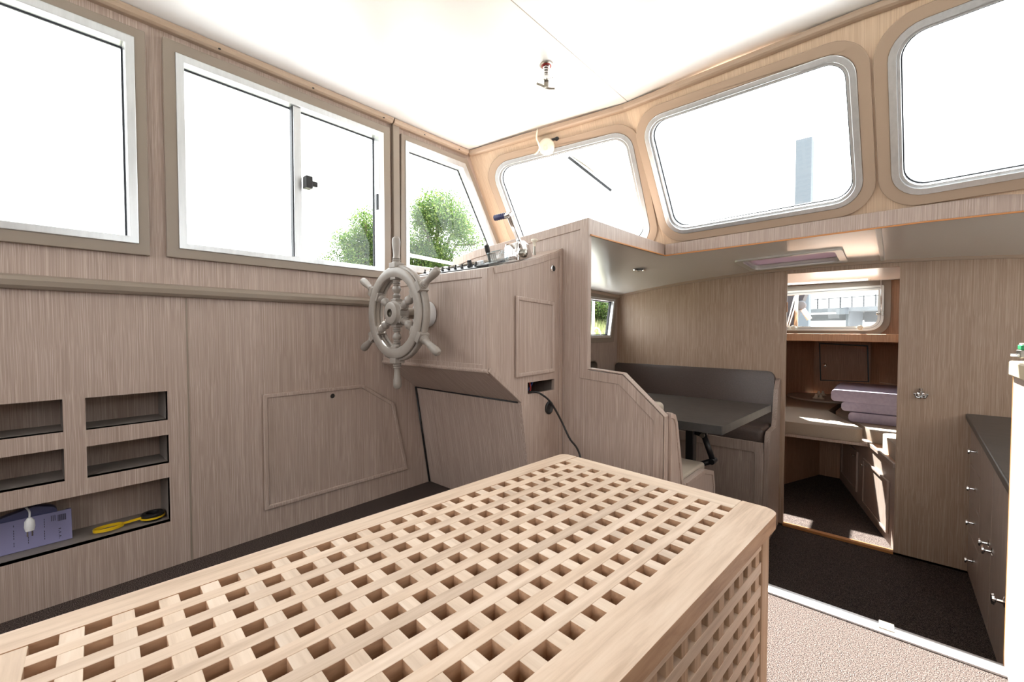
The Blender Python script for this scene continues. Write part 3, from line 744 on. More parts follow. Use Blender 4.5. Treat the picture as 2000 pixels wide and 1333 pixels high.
# ------------------------------------------------------------------ lower cabin shell
HX0, HX1, HY0, HY1 = -.745, -.215, 3.03, 3.47
xsl = [XP-.08, -1.6, -1.3, -1.07, -.98, -.8, HX0, -.5, HX1, 0, .3, .7, 1.1, XS+.02]
def in_open(x0, x1, y0, y1):                    # companionway opening: x > -1.05 and y < 2.52
    return x0 >= -1.072 and y1 <= 2.521
bm = bmesh.new(); ysl = [1.745, 2.1, 2.52, HY0, HY1, 3.60]; grid = {}
def gv(i, j, h):
    k = (i, j, h)
    if k not in grid: x, y = xsl[i], ysl[j]; x += .05*(y-1.72)/.8 if i == 3 and j <= 2 else 0; grid[k] = bm.verts.new((x, y, min(zl(x, y), 1.36)+h*.02))
    return grid[k]
for i in range(len(xsl)-1):
    for j in range(len(ysl)-1):
        if in_open(xsl[i], xsl[i+1], ysl[j], ysl[j+1]): continue
        if xsl[i] >= HX0-.01 and xsl[i+1] <= HX1+.01 and ysl[j] == HY0: continue
        for h in (0, 1):
            bm.faces.new([gv(i, j, h), gv(i+1, j, h), gv(i+1, j+1, h), gv(i, j+1, h)])
cl = bm_link('ceiling.001', bm, CEIL2, smooth=True); struct(cl, 'glossy cream cambered ceiling of the lower cabin', 'ceiling')
# the roof hatch with pulled blind
hz = zl(-.48, 3.25)
hp = empty('roof_hatch', (-.48, 3.25, hz), 'recessed ceiling hatch with white rounded frame and mauve blind', 'hatch')
def hmap(a, b, c): return Vector((a, b, zl(a, b)+c))
lo_ = rnd(rect(HX0-.012, HX1+.012, HY0-.012, HY1+.012), .03); li_ = rnd(rect(HX0+.025, HX1-.025, HY0+.025, HY1-.025), .04)
prism('frame', hmap, lo_, -.010, .004, ALUW, hp, holes=[li_], bevel=.003)
prism('well', hmap, rnd(rect(HX0+.018, HX1-.018, HY0+.018, HY1-.018), .04), .0, .075, ALUW, hp, holes=[li_])
prism('blind', hmap, rnd(rect(HX0+.02, HX1-.02, HY0+.02, HY1-.02), .04), .022, .027, BLIND, hp)
# seam strip and spot light
sp_ = bmesh.new(); add_sweep(sp_, [(-.045, 2.53, zl(-.04, 2.53)-.001), (-.035, 3.575, zl(-.04, 3.575)-.001)], [(-.011, -.004), (.011, -.004), (.013, .004), (-.013, .004)])
world_parent(bm_link('joint_strip', sp_, ALUW, None, .002), cl)
dp = at(1249, 525, 'Z', 1.284); dl = empty('ceiling_spotlight', (dp.x, dp.y, zl(dp.x, dp.y)), 'small round chrome ceiling spotlight above the dinette', 'ceiling light')
lathe('bezel', [(.042, 0), (.046, .003), (.040, .010), (.028, .009), (.024, .002)], (dp.x, dp.y, zl(dp.x, dp.y)+.001), (0, 0, -1), STEEL, dl, 32)
lathe('lens', [(0, .0015), (.026, .0015), (.026, .006), (.012, .008), (0, .008)], (dp.x, dp.y, zl(dp.x, dp.y)+.001), (0, 0, -1), WHITEP, dl, 24)

# forward bulkhead with doorway
DX0, DX1, DZ1 = -.547, .048, 1.262
top = [(x, zl(x, YB)+.03) for x in (XS, 1.1, .7, .3, .0, -.27, -.6, -.9, -1.3, -1.6, -1.875)]
out = [(-1.875, ZL-.02), (DX0, ZL-.02), (DX0, DZ1), (DX1, DZ1-.004), (DX1, ZL-.02), (XS, ZL-.02)] + top
bh = prism('wall_bulkhead', 'Y', out, YB, YB+.022, OAKL); struct(bh, 'oak bulkhead between the lower cabin and the forward berth cabin', 'wall')
box('strike_plate', DX0-.0, DX0+.004, YB-.001, YB+.02, .99, 1.06, ORANGE, bh, .001)
struct(box('trim_12', DX0, DX1, YB-.012, YB+.028, ZL, ZL+.018, ORANGE), 'worn wooden threshold strip of the forward cabin door', 'trim')
bm = bmesh.new()
pth = [(x, YB-.006, zl(x, YB)-.008) for x in (-1.868, -1.75, -1.5, -1.25, -1.0, -.75, -.5, -.27, 0, .3, .6, 1.0, XS)]
add_sweep(bm, pth, [(-.008, -.010), (.008, -.010), (.008, .010), (-.008, .010)]); o = bm_link('trim_13', bm, TAUPE2, None, .002); struct(o, 'taupe edge strip where the bulkhead meets the cambered ceiling', 'trim')

# lower port wall with window and rounded locker opening
XQ = -1.87
pw = prism('wall_port_lower', 'X', [(1.745, ZL), (3.6, ZL), (3.6, 1.19), (1.745, 1.24)], XQ, XQ-.02, OAK,
           holes=[rect(2.50, 3.485, .815, 1.115), rnd(rect(2.70, 3.225, .30, .600), .05)])
struct(pw, 'oak port wall of the dinette below the ceiling', 'wall')
PWG = [(2.50, .815), (3.415, .815), (3.485, 1.115), (2.50, 1.125)]
w8 = empty('window_8', (XQ, 3.0, .8), 'small raked port window of the dinette with grass outside', 'window', kind='structure')
prism('outer_trim', 'X', [(2.40, .755), (3.49, .755), (3.555, 1.165), (2.40, 1.175)], XQ+.016, XQ, TAUPE, w8, holes=[off(PWG, .02)], bevel=.002)
prism('window_frame', 'X', off(PWG, .022), XQ+.018, XQ-.03, ALU, w8, holes=[PWG], bevel=.002)
prism('gasket', 'X', off(PWG, .003), XQ-.012, XQ-.03, GASK, w8, holes=[off(PWG, -.008)])
prism('pane', 'X', off(PWG, .002), XQ-.020, XQ-.0215, GLASS, w8)
box('locker_back', XQ-.10, XQ-.09, 2.65, 3.28, .25, .65, LEATH, pw, 0)
prism('opening_lining', 'X', rnd(rect(2.696, 3.229, .296, .604), .054), XQ+.003, XQ-.095, TAUPE, pw, holes=[rnd(rect(2.704, 3.221, .304, .596), .046)])
tm = sweep('trim_14', [(XQ+.012, 1.76, zl(XQ, 1.76)-.012), (XQ+.012, 3.575, zl(XQ, 3.575)-.012)], [(-.014, -.012), (.010, -.012), (.014, -.004), (.014, .012), (-.014, .012)], TAUPE2, bevel=.002)
struct(tm, 'taupe moulding under the ceiling of the dinette', 'trim')

# ---- dinette
SZ = .18; DF = -.42
def end_panel(pts, x0, x1, root):
    o = prism('end_panel', 'X', pts, x0, x1, OAK, root, bevel=.004, seg=3)
    prism('end_border', 'X', off2(pts), x1, x1+.004, OAK, root, bevel=.001) if False else None
    return o
fbn = empty('bench_seat', (-1.2, 3.35, ZL), 'dinette bench against the forward bulkhead with long dark leather cushions', 'bench')
ep = [(3.21, ZL), (YB-.001, ZL), (YB-.001, .515), (3.545, .505), (3.50, .44), (3.45, .23), (3.425, .190), (3.255, .185), (3.225, .165), (3.213, .12)]
prism('end_panel', 'X', ep, -.605, -.575, OAK, fbn, bevel=.004, seg=3)
ins_ = [(3.24, -.45), (3.56, -.45), (3.56, .15), (3.26, .15), (3.24, .11)]
band('edge_moulding', [(3.213, .04), (3.213, .12), (3.225, .165), (3.255, .185), (3.425, .190)], -.022, 'X', -.576, -.571, OAK, fbn, .002)
FZ = [(3.19, 0)]
box('front_panel', XQ+.001, -.606, 3.205, 3.225, ZL, .055, OAK, fbn, .002)
prism('front_frame', 'Y', rect(-1.7, -.606, DF, .115), 3.193, 3.205, OAK, fbn, holes=[rnd(rect(-1.65, -.655, DF+.02, .045), .018)], bevel=.003)
box('seat_base', XQ+.001, -.606, 3.226, YB-.002, .04, .06, OAK, fbn, 0)
box('seat_cushion', XQ+.004, -.612, 3.225, 3.50, .065, .205, LEATH, fbn, .035, 5, smooth=True)
bm = bmesh.new()
add_prism(bm, mapper('Y'), rnd(rect(XQ+.01, -.607, .19, .565), [.02, .02, .05, .03]), -.04, .04)
o = bm_link('back_cushion', bm, LEATH, None, .028, 4, True); o.rotation_euler.x = -.12; o.location = (0, 3.508, .0); world_parent(o, fbn)
abn = empty('bench_seat', (-1.2, 1.9, ZL), 'dinette bench behind the helm partition with beige seat cushion', 'bench')
ae = [(1.752, ZL), (2.335, ZL), (2.345, .058), (2.318, .140), (2.18, .182), (1.905, .182), (1.885, .20), (1.81, .475), (1.785, .512), (1.752, .525)]
prism('end_panel', 'X', ae, -.690, -.664, OAK, abn, bevel=.004, seg=3)
band('edge_moulding', [(1.905, .182), (1.885, .20), (1.81, .475), (1.785, .512), (1.745, .525)][::-1], -.022, 'X', -.665, -.660, OAK, abn, .002)
band('edge_moulding', [(2.335, -.30), (2.345, .058), (2.318, .140), (2.18, .182), (1.93, .182)], .022, 'X', -.665, -.660, OAK, abn, .002)
box('front_panel', XQ+.001, -.691, 2.30, 2.32, ZL, .10, OAK, abn, .002)
box('seat_cushion', XQ+.004, -.694, 1.86, 2.29, .105, .186, FABR, abn, .016, 4, smooth=True)
box('back_cushion', XQ+.004, -.735, 1.775, 1.86, .20, .548, FABR, abn, .022, 5, smooth=True)
struct(box('floor.003', XQ, -.62, 1.745, 3.19, DF-.03, DF, CARPET), 'raised carpeted plinth under the dinette', 'floor')
box('plinth_front', -.62, -.605, 2.33, 3.205, ZL, DF+.001, OAK, bpy.data.objects['floor.003'], .001)
dt = empty('dinette_table', (-1.1, 2.62, DF), 'dark slate laminate dinette table on a black folding pedestal', 'table')
tl = [(-.592, 2.20), (-.535, 3.04), (-1.83, 2.98), (-1.83, 2.16)]
prism('tabletop', 'Z', rnd(tl, [.006, .006, .006, .006], 3), .357, .400, LAMIN, dt, bevel=.002)
box('column', -.89, -.845, 2.56, 2.62, DF, .355, BLACK, dt, .004)
box('column', -1.55, -1.505, 2.56, 2.62, DF, .355, BLACK, dt, .004)
box('top_bracket', -1.56, -.80, 2.55, 2.63, .335, .356, BLACK, dt, .002)
tube('strut', [(-.855, 2.60, .26), (-.79, 2.60, .245)], .014, BLACK, dt)
tube('strut', [(-.80, 2.60, .255), (-.745, 2.60, .105)], .016, BLACK, dt)
tube('strut', [(-.745, 2.60, .11), (-.87, 2.60, .045)], .016, BLACK, dt)
lathe('pivot_bolt', [(0, -.03), (.016, -.03), (.016, .03), (0, .03)], (-.745, 2.60, .108), (0, 1, 0), BLACK, dt, 14)
lathe('pivot_bolt', [(0, -.03), (.013, -.03), (.013, .03), (0, .03)], (-.80, 2.60, .25), (0, 1, 0), STEELD, dt, 14)
box('foot_plate', -.93, -.80, 2.52, 2.66, DF, DF+.015, BLACK, dt, .003)

# ---- galley
XG = .365
gal = empty('galley_cabinet', (.75, 2.6, ZL), 'oak galley base cabinet with drawers and doors facing the aisle', 'cabinet')
box('carcass', XG+.02, .95, 1.66, YB-.002, ZL, .345, OAK, gal, .001)
box('plinth', XG+.012, XG+.02, 1.66, YB-.002, ZL, ZL+.03, OAK, gal, 0)
def knob(p, parent, s=1.0):
    return lathe('knob', [(0, 0), (.016*s, 0), (.016*s, .003), (.006*s, .006), (.0045*s, .022), (.012*s, .025), (.016*s, .029), (.014*s, .035), (0, .037)], p, (-1, 0, 0), STEEL, parent, 18)
ks = []
for (z0, z1, kz) in ((.105, .325, .215), (-.085, .10, .015), (-.275, -.09, -.17), (-.52, -.28, -.375)):
    d = prism('drawer', 'X', rect(3.19, 3.55, z0, z1), XG, XG+.019, OAK, gal, bevel=.004); knob((XG, 3.32, kz), d)
for (y0, y1, ky, kz) in ((2.86, 3.18, 2.90, -.118), (2.56, 2.852, 2.81, -.12)):
    d = prism('door', 'X', rect(y0, y1, -.52, .325), XG, XG+.019, OAK, gal, bevel=.003); knob((XG, ky, kz), d, 1.2)
box('recess_shadow_gap', XG+.014, XG+.021, 2.44, 2.555, -.52, .325, TAUPE, gal, 0)
dd = prism('door', 'X', rect(1.70, 2.45, -.52, .325), XG-.018, XG+.001, OAK, gal, bevel=.003)
knob((XG-.018, 2.40, -.155), dd, 1.3)
for z in (.08, -.40): box('hinge', XG+.004, XG+.016, 2.46, 2.50, z-.022, z+.022, STEEL, gal, .002)
wt = prism('worktop', 'Z', [(.345, YB-.002), (.95, YB-.002), (.95, 1.662), (.285, 1.662), (.29, 2.0)], .348, .382, LAMIN, bevel=.006, seg=3)
tag(wt, 'dark laminate galley worktop with rounded front edge', 'worktop')
struct(prism('wall_galley', 'X', [(1.6, ZL), (3.6, ZL), (3.6, 1.25), (1.6, 1.29)], XS-.02, XS, OAK, holes=[rect(2.2, 3.3, .78, 1.10)]), 'oak starboard wall of the galley with a window opening', 'wall')
w9 = empty('window_9', (XS, 2.7, .8), 'starboard galley window', 'window', kind='structure')
prism('pane', 'X', rect(2.2, 3.3, .78, 1.10), XS-.012, XS-.0105, GLASS, w9)
prism('window_frame', 'X', rect(2.17, 3.33, .75, 1.13), XS-.03, XS+.01, ALU, w9, holes=[rect(2.2, 3.3, .78, 1.10)])
# low partition beside the steps, with capping and fixture
pp = empty('side_partition', (.25, 1.2, 0), 'sunlit oak partition with taupe capping at the right edge beside the step', 'partition')
prism('panel', 'X', rect(.55, 1.637, 0.0, .752), .238, .258, OAK, pp, bevel=.001)
prism('capping', 'X', rect(.55, 1.642, .752, .790), .230, .300, base('beige_capping', lin(190, 176, 150), .45)[0], pp, bevel=.004)
box('edge_band', .2375, .2585, 1.636, 1.641, ZL, .752, ORANGE, pp, .001)
gf = empty('gas_tap', (.27, 1.60, .79), 'small brass fitting with green top on the partition capping', 'fitting')
lathe('stem', [(0, 0), (.006, 0), (.006, .010), (0, .010)], (.262, 1.600, .790), (0, 0, 1), BLACK, gf, 12)
box('body', .237, .29, 1.568, 1.612, .800, .819, STEELD, gf, .002)
box('green_top', .239, .29, 1.572, 1.610, .819, .831, GREEN, gf, .002)
box('plate', .241, .285, 1.576, 1.606, .831, .835, IVORY, gf, .001)
lathe('screw', [(0, 0), (.003, 0), (.003, .012), (0, .012)], (.237, 1.592, .806), (-1, 0, 0), STEEL, gf, 10)
# double hook
hk = empty('double_hook', tuple(at(1798, 772, 'Y', YB)), 'chrome double coat hook on the bulkhead right of the doorway', 'hook')
hp_ = at(1798, 772, 'Y', YB)
lathe('back_plate', [(0, 0), (.020, 0), (.020, .004), (.010, .008), (0, .008)], hp_, (0, -1, 0), STEEL, hk, 24)
lathe('post', [(0, 0), (.007, 0), (.007, .012), (.014, .016), (.014, .026), (.010, .030), (.010, .042), (0, .044)], hp_+Vector((0, -.014, .0)), (0, 0, 1), STEEL, hk, 18)
for s in (-1, 1):
    ha = tube('hook_arm', bez([hp_+Vector((0, -.012, -.008)), hp_+Vector((s*.010, -.020, -.014)), hp_+Vector((s*.022, -.026, -.010)), hp_+Vector((s*.028, -.028, .004))]), .0045, STEEL, hk)
    lathe('hook_tip', [(0, -.007), (.005, -.005), (.007, 0), (.005, .005), (0, .007)], hp_+Vector((s*.028, -.028, .008)), (0, 0, 1), STEEL, ha, 12)

# ------------------------------------------------------------------ forward cabin
YW = 4.95
VH = VH_
vc = prism('ceiling.002', 'Z', [(-2.0, 3.60), (1.5, 3.60), (1.2, YW+.02), (-1.7, YW+.02)], 1.295, 1.315, CEIL, holes=[rect(*VH)])
struct(vc, 'white ceiling of the forward cabin', 'ceiling')
fh = empty('deck_hatch', ((VH[0]+VH[1])/2, (VH[2]+VH[3])/2, 1.295), 'clear foredeck hatch in the forward cabin ceiling', 'hatch')
prism('frame', 'Z', rect(VH[0]-.02, VH[1]+.02, VH[2]-.02, VH[3]+.02), 1.2952, 1.33, ALUW, fh, holes=[rect(VH[0]+.02, VH[1]-.02, VH[2]+.02, VH[3]-.02)])
prism('sun_split_bar', 'Z', rect(-1.13, -.91, VH[2], VH[3]), 1.2955, 1.328, ALUW, fh)  # unseen bar, added to split the sun patch on the cabin floor
prism('lens', 'Z', rect(VH[0]+.018, VH[1]-.018, VH[2]+.018, VH[3]-.018), 1.322, 1.326, GLASS, fh)
BW = [(-.92, .894), (-.074, .894), (-.074, 1.212), (-.92, 1.196)]
bwo = rnd(BW, [.03, .075, .004, .03])
wb = prism('wall_bow', 'Y', [(-1.75, .80), (1.25, .80), (1.25, 1.30), (-1.75, 1.30)], YW, YW+.03, OAKD, holes=[rnd(off(BW, .02), [.04, .09, .01, .04])])
struct(wb, 'veneered forward wall of the berth cabin around the bow window', 'wall')
w10 = empty('window_10', (-.6, YW, .87), 'bow window of the berth cabin with rounded lower corner and view of a bridge', 'window', kind='structure')
prism('outer_trim', 'Y', rnd(off(BW, .085), [.05, .14, .02, .05]), YW-.014, YW, TAUPE, w10, holes=[rnd(off(BW, .03), [.04, .10, .01, .04])], bevel=.003)
prism('window_frame', 'Y', rnd(off(BW, .040), [.05, .105, .012, .05]), YW-.022, YW+.02, ALUW, w10, holes=[rnd(off(BW, .020), [.04, .09, .01, .04])], bevel=.003)
prism('gasket', 'Y', rnd(off(BW, .022), [.04, .09, .01, .04]), YW-.012, YW+.02, GASK, w10, holes=[rnd(off(BW, .016), [.04, .09, .01, .04])])
prism('inner_frame', 'Y', rnd(off(BW, .017), [.04, .085, .008, .04]), YW-.020, YW+.02, ALUW, w10, holes=[bwo], bevel=.003)
prism('pane', 'Y', bwo, YW-.006, YW-.0045, GLASS, w10)
def wing(p, ax_):
    lathe('wing_nut', [(0, 0), (.010, 0), (.010, .012), (.020, .014), (.022, .022), (.016, .026), (0, .027)], p, ax_, IVORY, w10, 8, smooth=False)
wing(tuple(at(1550, 640, 'Y', YW-.022)), (0, -1, 0)); wing(tuple(at(1680, 640, 'Y', YW-.022)), (0, -1, 0))
qp = at(1722, 613, 'Y', YW-.024)
bm = bmesh.new(); add_box(bm, qp.x-.006, qp.x+.014, qp.y-.016, qp.y, qp.z-.014, qp.z+.020); world_parent(bm_link('stay_clamp', bm, STEELD, None, .002), w10)
lathe('stay_knob', [(0, 0), (.006, 0), (.006, .02), (.011, .022), (.011, .032), (0, .033)], qp+Vector((-.004, -.008, 0)), (-1, 0, 0), STEELD, w10, 12)
tube('stay_rod', [qp+Vector((-.002, -.010, .0)), qp+Vector((-.010, -.012, .30))], .003, STEEL, w10, 8)
lathe('hinge_boss', [(0, 0), (.02, 0), (.018, .01), (0, .012)], at(1742, 575, 'Y', YW), (0, -1, 0), OAKD, w10, 12) if False else None
# curved shelf below the window
shp = [(-1.7, YW), (-1.7, 4.84), (-1.0, 4.885), (-.6, 4.885), (-.25, 4.875), (0, 4.84), (.3, 4.76), (.9, 4.54), (1.2, YW)]
sf = prism('shelf_board', 'Z', shp, .757, .825, OAKD, bevel=.003); struct(sf, 'curved shelf board below the bow window', 'shelf'); sf.name = 'trim_15'
sf.data.materials[0] = oak('light_beech', lin(168, 124, 92), lin(192, 148, 114), lin(206, 166, 132))
struct(prism('ceiling.003', 'Z', [(-1.7, YW-.05), (1.25, YW-.05), (.9, 6.6), (-1.5, 6.6)], .80, .815, OAKD), 'underside of the foredeck above the berth lockers', 'ceiling')
# sides of the forward cabin
def vwall(name, p, q, z0, z1, lab, mat=OAKD, t=.02):
    d = Vector((q[0]-p[0], q[1]-p[1])).normalized(); n = Vector((-d.y, d.x))*t
    return struct(prism(name, 'Z', [p, q, (q[0]+n.x, q[1]+n.y), (p[0]+n.x, p[1]+n.y)], z0, z1, mat), lab, 'wall')
vwall('wall_forward_port', (-1.86, 3.60), (-1.25, 6.4), ZL, 1.30, 'port side of the forward cabin')
vwall('wall_forward_starboard', (.85, 6.4), (1.47, 3.60), ZL, 1.30, 'starboard side of the forward cabin')
# bow lockers
YL = 6.2
lk = empty('bow_locker', (-.35, YL, .1), 'dark veneered bow locker fronts with three doors above the berth', 'locker')
def lq(px, py): p = at(px, py, 'Y', YL); return (p.x, p.z)
cA = at(1590, 700, 'Y', YL).x; cB = at(1701, 700, 'Y', YL).x
prism('centre_panel', 'Y', rect(cA, cB, .08, .79), YL, YL+.02, OAKD, lk)
cdr = prism('centre_door', 'Y', [lq(1604, 742), lq(1695, 745), lq(1693, 677), lq(1602, 672)], YL-.014, YL, OAKD, lk, bevel=.004)
prism('door_gap', 'Y', off([lq(1604, 742), lq(1695, 745), lq(1693, 677), lq(1602, 672)], .012), YL-.002, YL, BLACK, lk)
kp = at(1611, 714, 'Y', YL-.014)
lathe('catch', [(0, 0), (.022, 0), (.018, .006), (.008, .010), (0, .010)], kp, (0, -1, 0), STEEL, cdr, 18)
def angled(p, q, drr, nm):
    d = Vector((q[0]-p[0], q[1]-p[1], 0)); L = d.length; d.normalize(); n = Vector((d.y, -d.x, 0))
    mp = lambda a, b, c: Vector((p[0], p[1], 0))+d*a+Vector((0, 0, b))+n*c
    prism('side_panel', mp, rect(0, L, .08, .79), 0, -.02, OAKD, lk)
    prism(nm, mp, rect(drr[0], drr[1], .29, .70), .014, .0, OAKD, lk, bevel=.004)
angled((-1.25, 5.55), (cA, YL), (.15, .62), 'side_door'); angled((cB, YL), (.70, 5.35), (.12, .75), 'side_door')
# berths
lp = [(-.476, 5.03), (-.673, 4.53), (-1.04, 3.605)]; rp = [(-.318, 5.02), (.052, 3.605)]
bt = empty('v_berth', (-.3, 5, ZL), 'V-shaped berth base with cupboard doors around the forward cabin floor', 'berth')
def vface(name, p, q, z0, z1, mat, parent, t=.018, holes=()):
    d = Vector((q[0]-p[0], q[1]-p[1], 0)); L = d.length; d.normalize(); n = Vector((-d.y, d.x, 0))
    mp = lambda a, b, c: Vector((p[0], p[1], 0))+d*a+Vector((0, 0, b))+n*c
    return prism(name, mp, rect(0, L, z0, z1), 0, t, mat, parent, bevel=.001), mp, L
vface('port_front', lp[2], lp[1], ZL, -.03, OAKD, bt); vface('port_front', lp[1], (lp[0][0]+.012, lp[0][1]+.03), ZL, -.03, OAKD, bt)
vface('end_front', (lp[0][0]-.03, lp[0][1]), (rp[0][0]+.02, rp[0][1]), ZL, -.03, OAKD, bt)
o, mr, LR = vface('starboard_front', rp[0], rp[1], ZL, -.005, OAK, bt)
for k, (a, b, z0, z1) in enumerate(((.80, 1.36, ZL+.08, -.13), (.12, .62, ZL+.1, -.13))):
    d_ = prism('cupboard_door', mr, rect(a, b, z0, z1), -.010, 0, OAK, bt, bevel=.003)
    prism('door_border', mr, rect(a-.004, b+.004, z0-.004, z1+.004), -.016, -.002, OAK, d_, holes=[rect(a+.014, b-.014, z0+.014, z1-.014)], bevel=.003)
    dn = Vector((rp[1][0]-rp[0][0], rp[1][1]-rp[0][1], 0)).normalized(); nn = Vector((dn.y, -dn.x, 0))
    lathe('knob', [(0, 0), (.012, 0), (.012, .002), (.004, .005), (.0035, .018), (.012, .022), (.012, .026), (0, .029)], mr(b-.05 if k else a+.05, -.17, -.012), -nn if (nn.x > 0) else nn, STEEL, d_, 16)
prism('berth_board', 'Z', [(-.66, 4.14), (-.092, 4.185), (-.04, 4.3), (-.318, 5.05), (-.476, 5.05), (-.9, 4.14)], -.022, 0, OAK, bt, bevel=.002)
prism('port_board', 'Z', [(-1.04, 3.605), (-.76, 4.14), (-.62, 4.6), (-.476, 5.05), (-.318, 5.05), (-.3, 6.19), (-1.20, 6.1), (-1.80, 3.605)], -.024, -.001, OAKD, bt)
prism('starboard_board', 'Z', [(.052, 3.605), (1.35, 3.605), (.8, 6.1), (-.3, 6.19), (-.318, 5.05), (-.10, 4.2)], -.024, -.001, OAKD, bt)
sweep('rim_strip', [(rp[1][0]-.006, rp[1][1], .004), (-.095, 4.17, .004)], [(-.008, -.014), (.008, -.014), (.008, .014), (-.008, .014)], OAK, bt, bevel=.003)
tag(prism('berth_cushion', 'Z', rnd([(-.98, 4.15), (-.115, 4.195), (-.42, 5.0), (-1.0, 5.0)], [.03, .05, .03, .03]), .001, .098, FABR, bevel=.03, seg=5, smooth=True), 'large beige infill cushion across the middle of the V-berth', 'cushion')
tag(prism('berth_cushion', 'Z', rnd([(-1.0, 5.02), (-.42, 5.02), (-.34, 6.15), (-1.22, 6.05)], .04), .001, .09, FABR, bevel=.03, seg=5, smooth=True), 'beige cushion at the far end of the port berth below the lockers', 'cushion')
tag(prism('berth_cushion', 'Z', rnd([(-.07, 4.24), (.95, 4.28), (.7, 6.0), (-.30, 6.15), (-.36, 5.05)], .04), .001, .09, FABR, bevel=.03, seg=5, smooth=True), 'beige cushion of the starboard berth under the folded mattress', 'cushion')
tag(prism('berth_cushion', 'Z', rnd([(.075, 3.62), (1.2, 3.62), (1.0, 4.22), (-.03, 4.16)], [.03, .03, .03, .07]), .001, .105, FABR, bevel=.03, seg=5, smooth=True), 'beige starboard berth cushion nearest the doorway', 'cushion')
ml = empty('folded_mattress', (.05, 4.8, .09), 'thin mauve mattress folded in three on the starboard berth', 'mattress')
prism('mattress', 'Y', rnd(rect(-.36, .75, .255, .350), .03), 4.55, 5.25, MAUVE, ml, bevel=.035, seg=5, smooth=True)
prism('fold', 'Y', rnd(rect(-.29, .75, .175, .252), .03), 4.57, 5.22, MAUVE, ml, bevel=.032, seg=5, smooth=True)
prism('fold', 'Y', rnd(rect(-.24, .75, .093, .172), .03), 4.55, 5.22, MAUVE, ml, bevel=.032, seg=5, smooth=True)
sweep('fold_bend', bez([(-.27, 4.60, .13), (-.31, 4.60, .17), (-.33, 4.60, .22), (-.34, 4.60, .27)]), [(-.30, -.012), (.30, -.012), (.30, .012), (-.30, .012)], MAUVE, ml) if False else None
ty = at(1612, 778, 'Z', .10)
tr_ = empty('oval_board', (ty.x, ty.y, .095), 'grey oval board lying on the berth below the lockers', 'board')
prism('board', 'Z', [(ty.x+.36*math.cos(a), ty.y+.33*math.sin(a)) for a in [2*math.pi*k/36 for k in range(36)]], .092, .112, base('grey_board', lin(176, 172, 164), .4)[0], tr_, bevel=.006, seg=3, smooth=True)
for i, (px, py) in enumerate(((1594, 778), (1603, 779), (1599, 772), (1607, 772))):
    c = at(px, py, 'Z', .118)
    o = lathe('bottle_cap', [(0, 0), (.030, 0), (.034, .006), (.018, .022), (.012, .042), (.010, .052), (0, .053)], (c.x, c.y, .1125), (0, 0, 1), IVORY, None, 14)
    tag(o, 'small ivory cap in the cluster of four on the oval board', 'cap', 'ivory caps on the oval board')

# ------------------------------------------------------------------ small things in the wheelhouse
# search light handle through the ceiling
lx = at(1067, 122, 'Z', 2.06); lz = zc(lx.x)
sl = empty('searchlight_handle', (lx.x, lx.y, lz), 'steel roof searchlight handle with spring hanging from the ceiling', 'handle')
lathe('flange', [(0, 0), (.030, 0), (.030, .004), (.022, .007), (0, .007)], (lx.x, lx.y, lz), (0, 0, -1), STEELD, sl, 28)
lathe('washer', [(.018, .0065), (.023, .007), (.018, .0075)], (lx.x, lx.y, lz), (0, 0, -1), RED, sl, 24)
hd = Vector((0, -.0, -1))
pts = []
for k in range(61):
    t = k/60; a = t*2*math.pi*4.5; pts.append((lx.x+.0135*math.cos(a), lx.y+.0135*math.sin(a), lz-.006-.062*t))
tube('spring', pts, .0028, STEEL, sl, 8, up=(0, 0, 1))
lathe('rod', [(0, 0), (.0085, 0), (.0085, .07), (.012, .075), (.010, .125), (0, .126)], (lx.x, lx.y, lz), (0, 0, -1), STEELD, sl, 18)
lathe('collar', [(0, .068), (.020, .068), (.023, .075), (.020, .086), (0, .087)], (lx.x, lx.y, lz), (0, 0, -1), STEEL, sl, 24)
for s in (-1, 1): lathe('collar_screw', [(0, .02), (.004, .02), (.004, .03), (.006, .031), (.006, .034), (0, .035)], (lx.x, lx.y, lz-.077), (s, .3*s, 0), STEEL, sl, 10)
hb = Vector((lx.x, lx.y, lz-.122))
tube('tee_grip', bez([hb-VR*.042+Vector((0, 0, .022)), hb-VR*.018+Vector((0, 0, .010)), hb, hb+VR*.016+Vector((0, 0, -.006)), hb+VR*.038+Vector((0, 0, -.007))]), .0058, STEELD, sl)
sl.scale = (1, 1, .82)
# ivory cover on the windscreen frame with its cord
n1v = (B_b-A_b).normalized().cross(A_t-A_b).normalized(); n1v = -n1v if n1v.y > 0 else n1v
sp0 = on(1070, 286, A_b, n1v)+n1v*.018
wm_ = empty('wiper_motor', tuple(sp0), 'ivory domed wiper motor cover at the top of the angled windscreen pane', 'motor')
lathe('cover', [(0, -.002), (.043, -.002), (.046, .012), (.044, .030), (.034, .044), (.016, .050), (.012, .047), (0, .047)], sp0, n1v, IVORY, wm_, 32)
lathe('boss', [(0, .046), (.008, .046), (.007, .053), (0, .054)], sp0, n1v, IVORY, wm_, 16)
q = sp0+Vector((.055, .02, .035)); lathe('terminal', [(0, -.01), (.011, -.01), (.011, .014), (0, .015)], q, n1v, BLACK, wm_, 16)
tube('bracket', [sp0+n1v*.004+Vector((-.04, -.012, .028)), sp0+n1v*.004+Vector((.05, .015, .036))], .006, BLACK, wm_)
c0 = at(1050, 250, 'Z', zc(-1.45)); 
cp = [Vector((c0.x, c0.y, zc(c0.x)+.004)), on(1056, 268, sp0, n1v)+n1v*.10, on(1060, 285, sp0, n1v)+n1v*.085, on(1056, 294, sp0, n1v)+n1v*.07, on(1049, 300, sp0, n1v)+n1v*.06]
tag(tube('cord', bez([tuple(p) for p in cp]), .0045, IVORY), 'short ivory cord end hanging from the ceiling beside the wiper motor', 'cord')
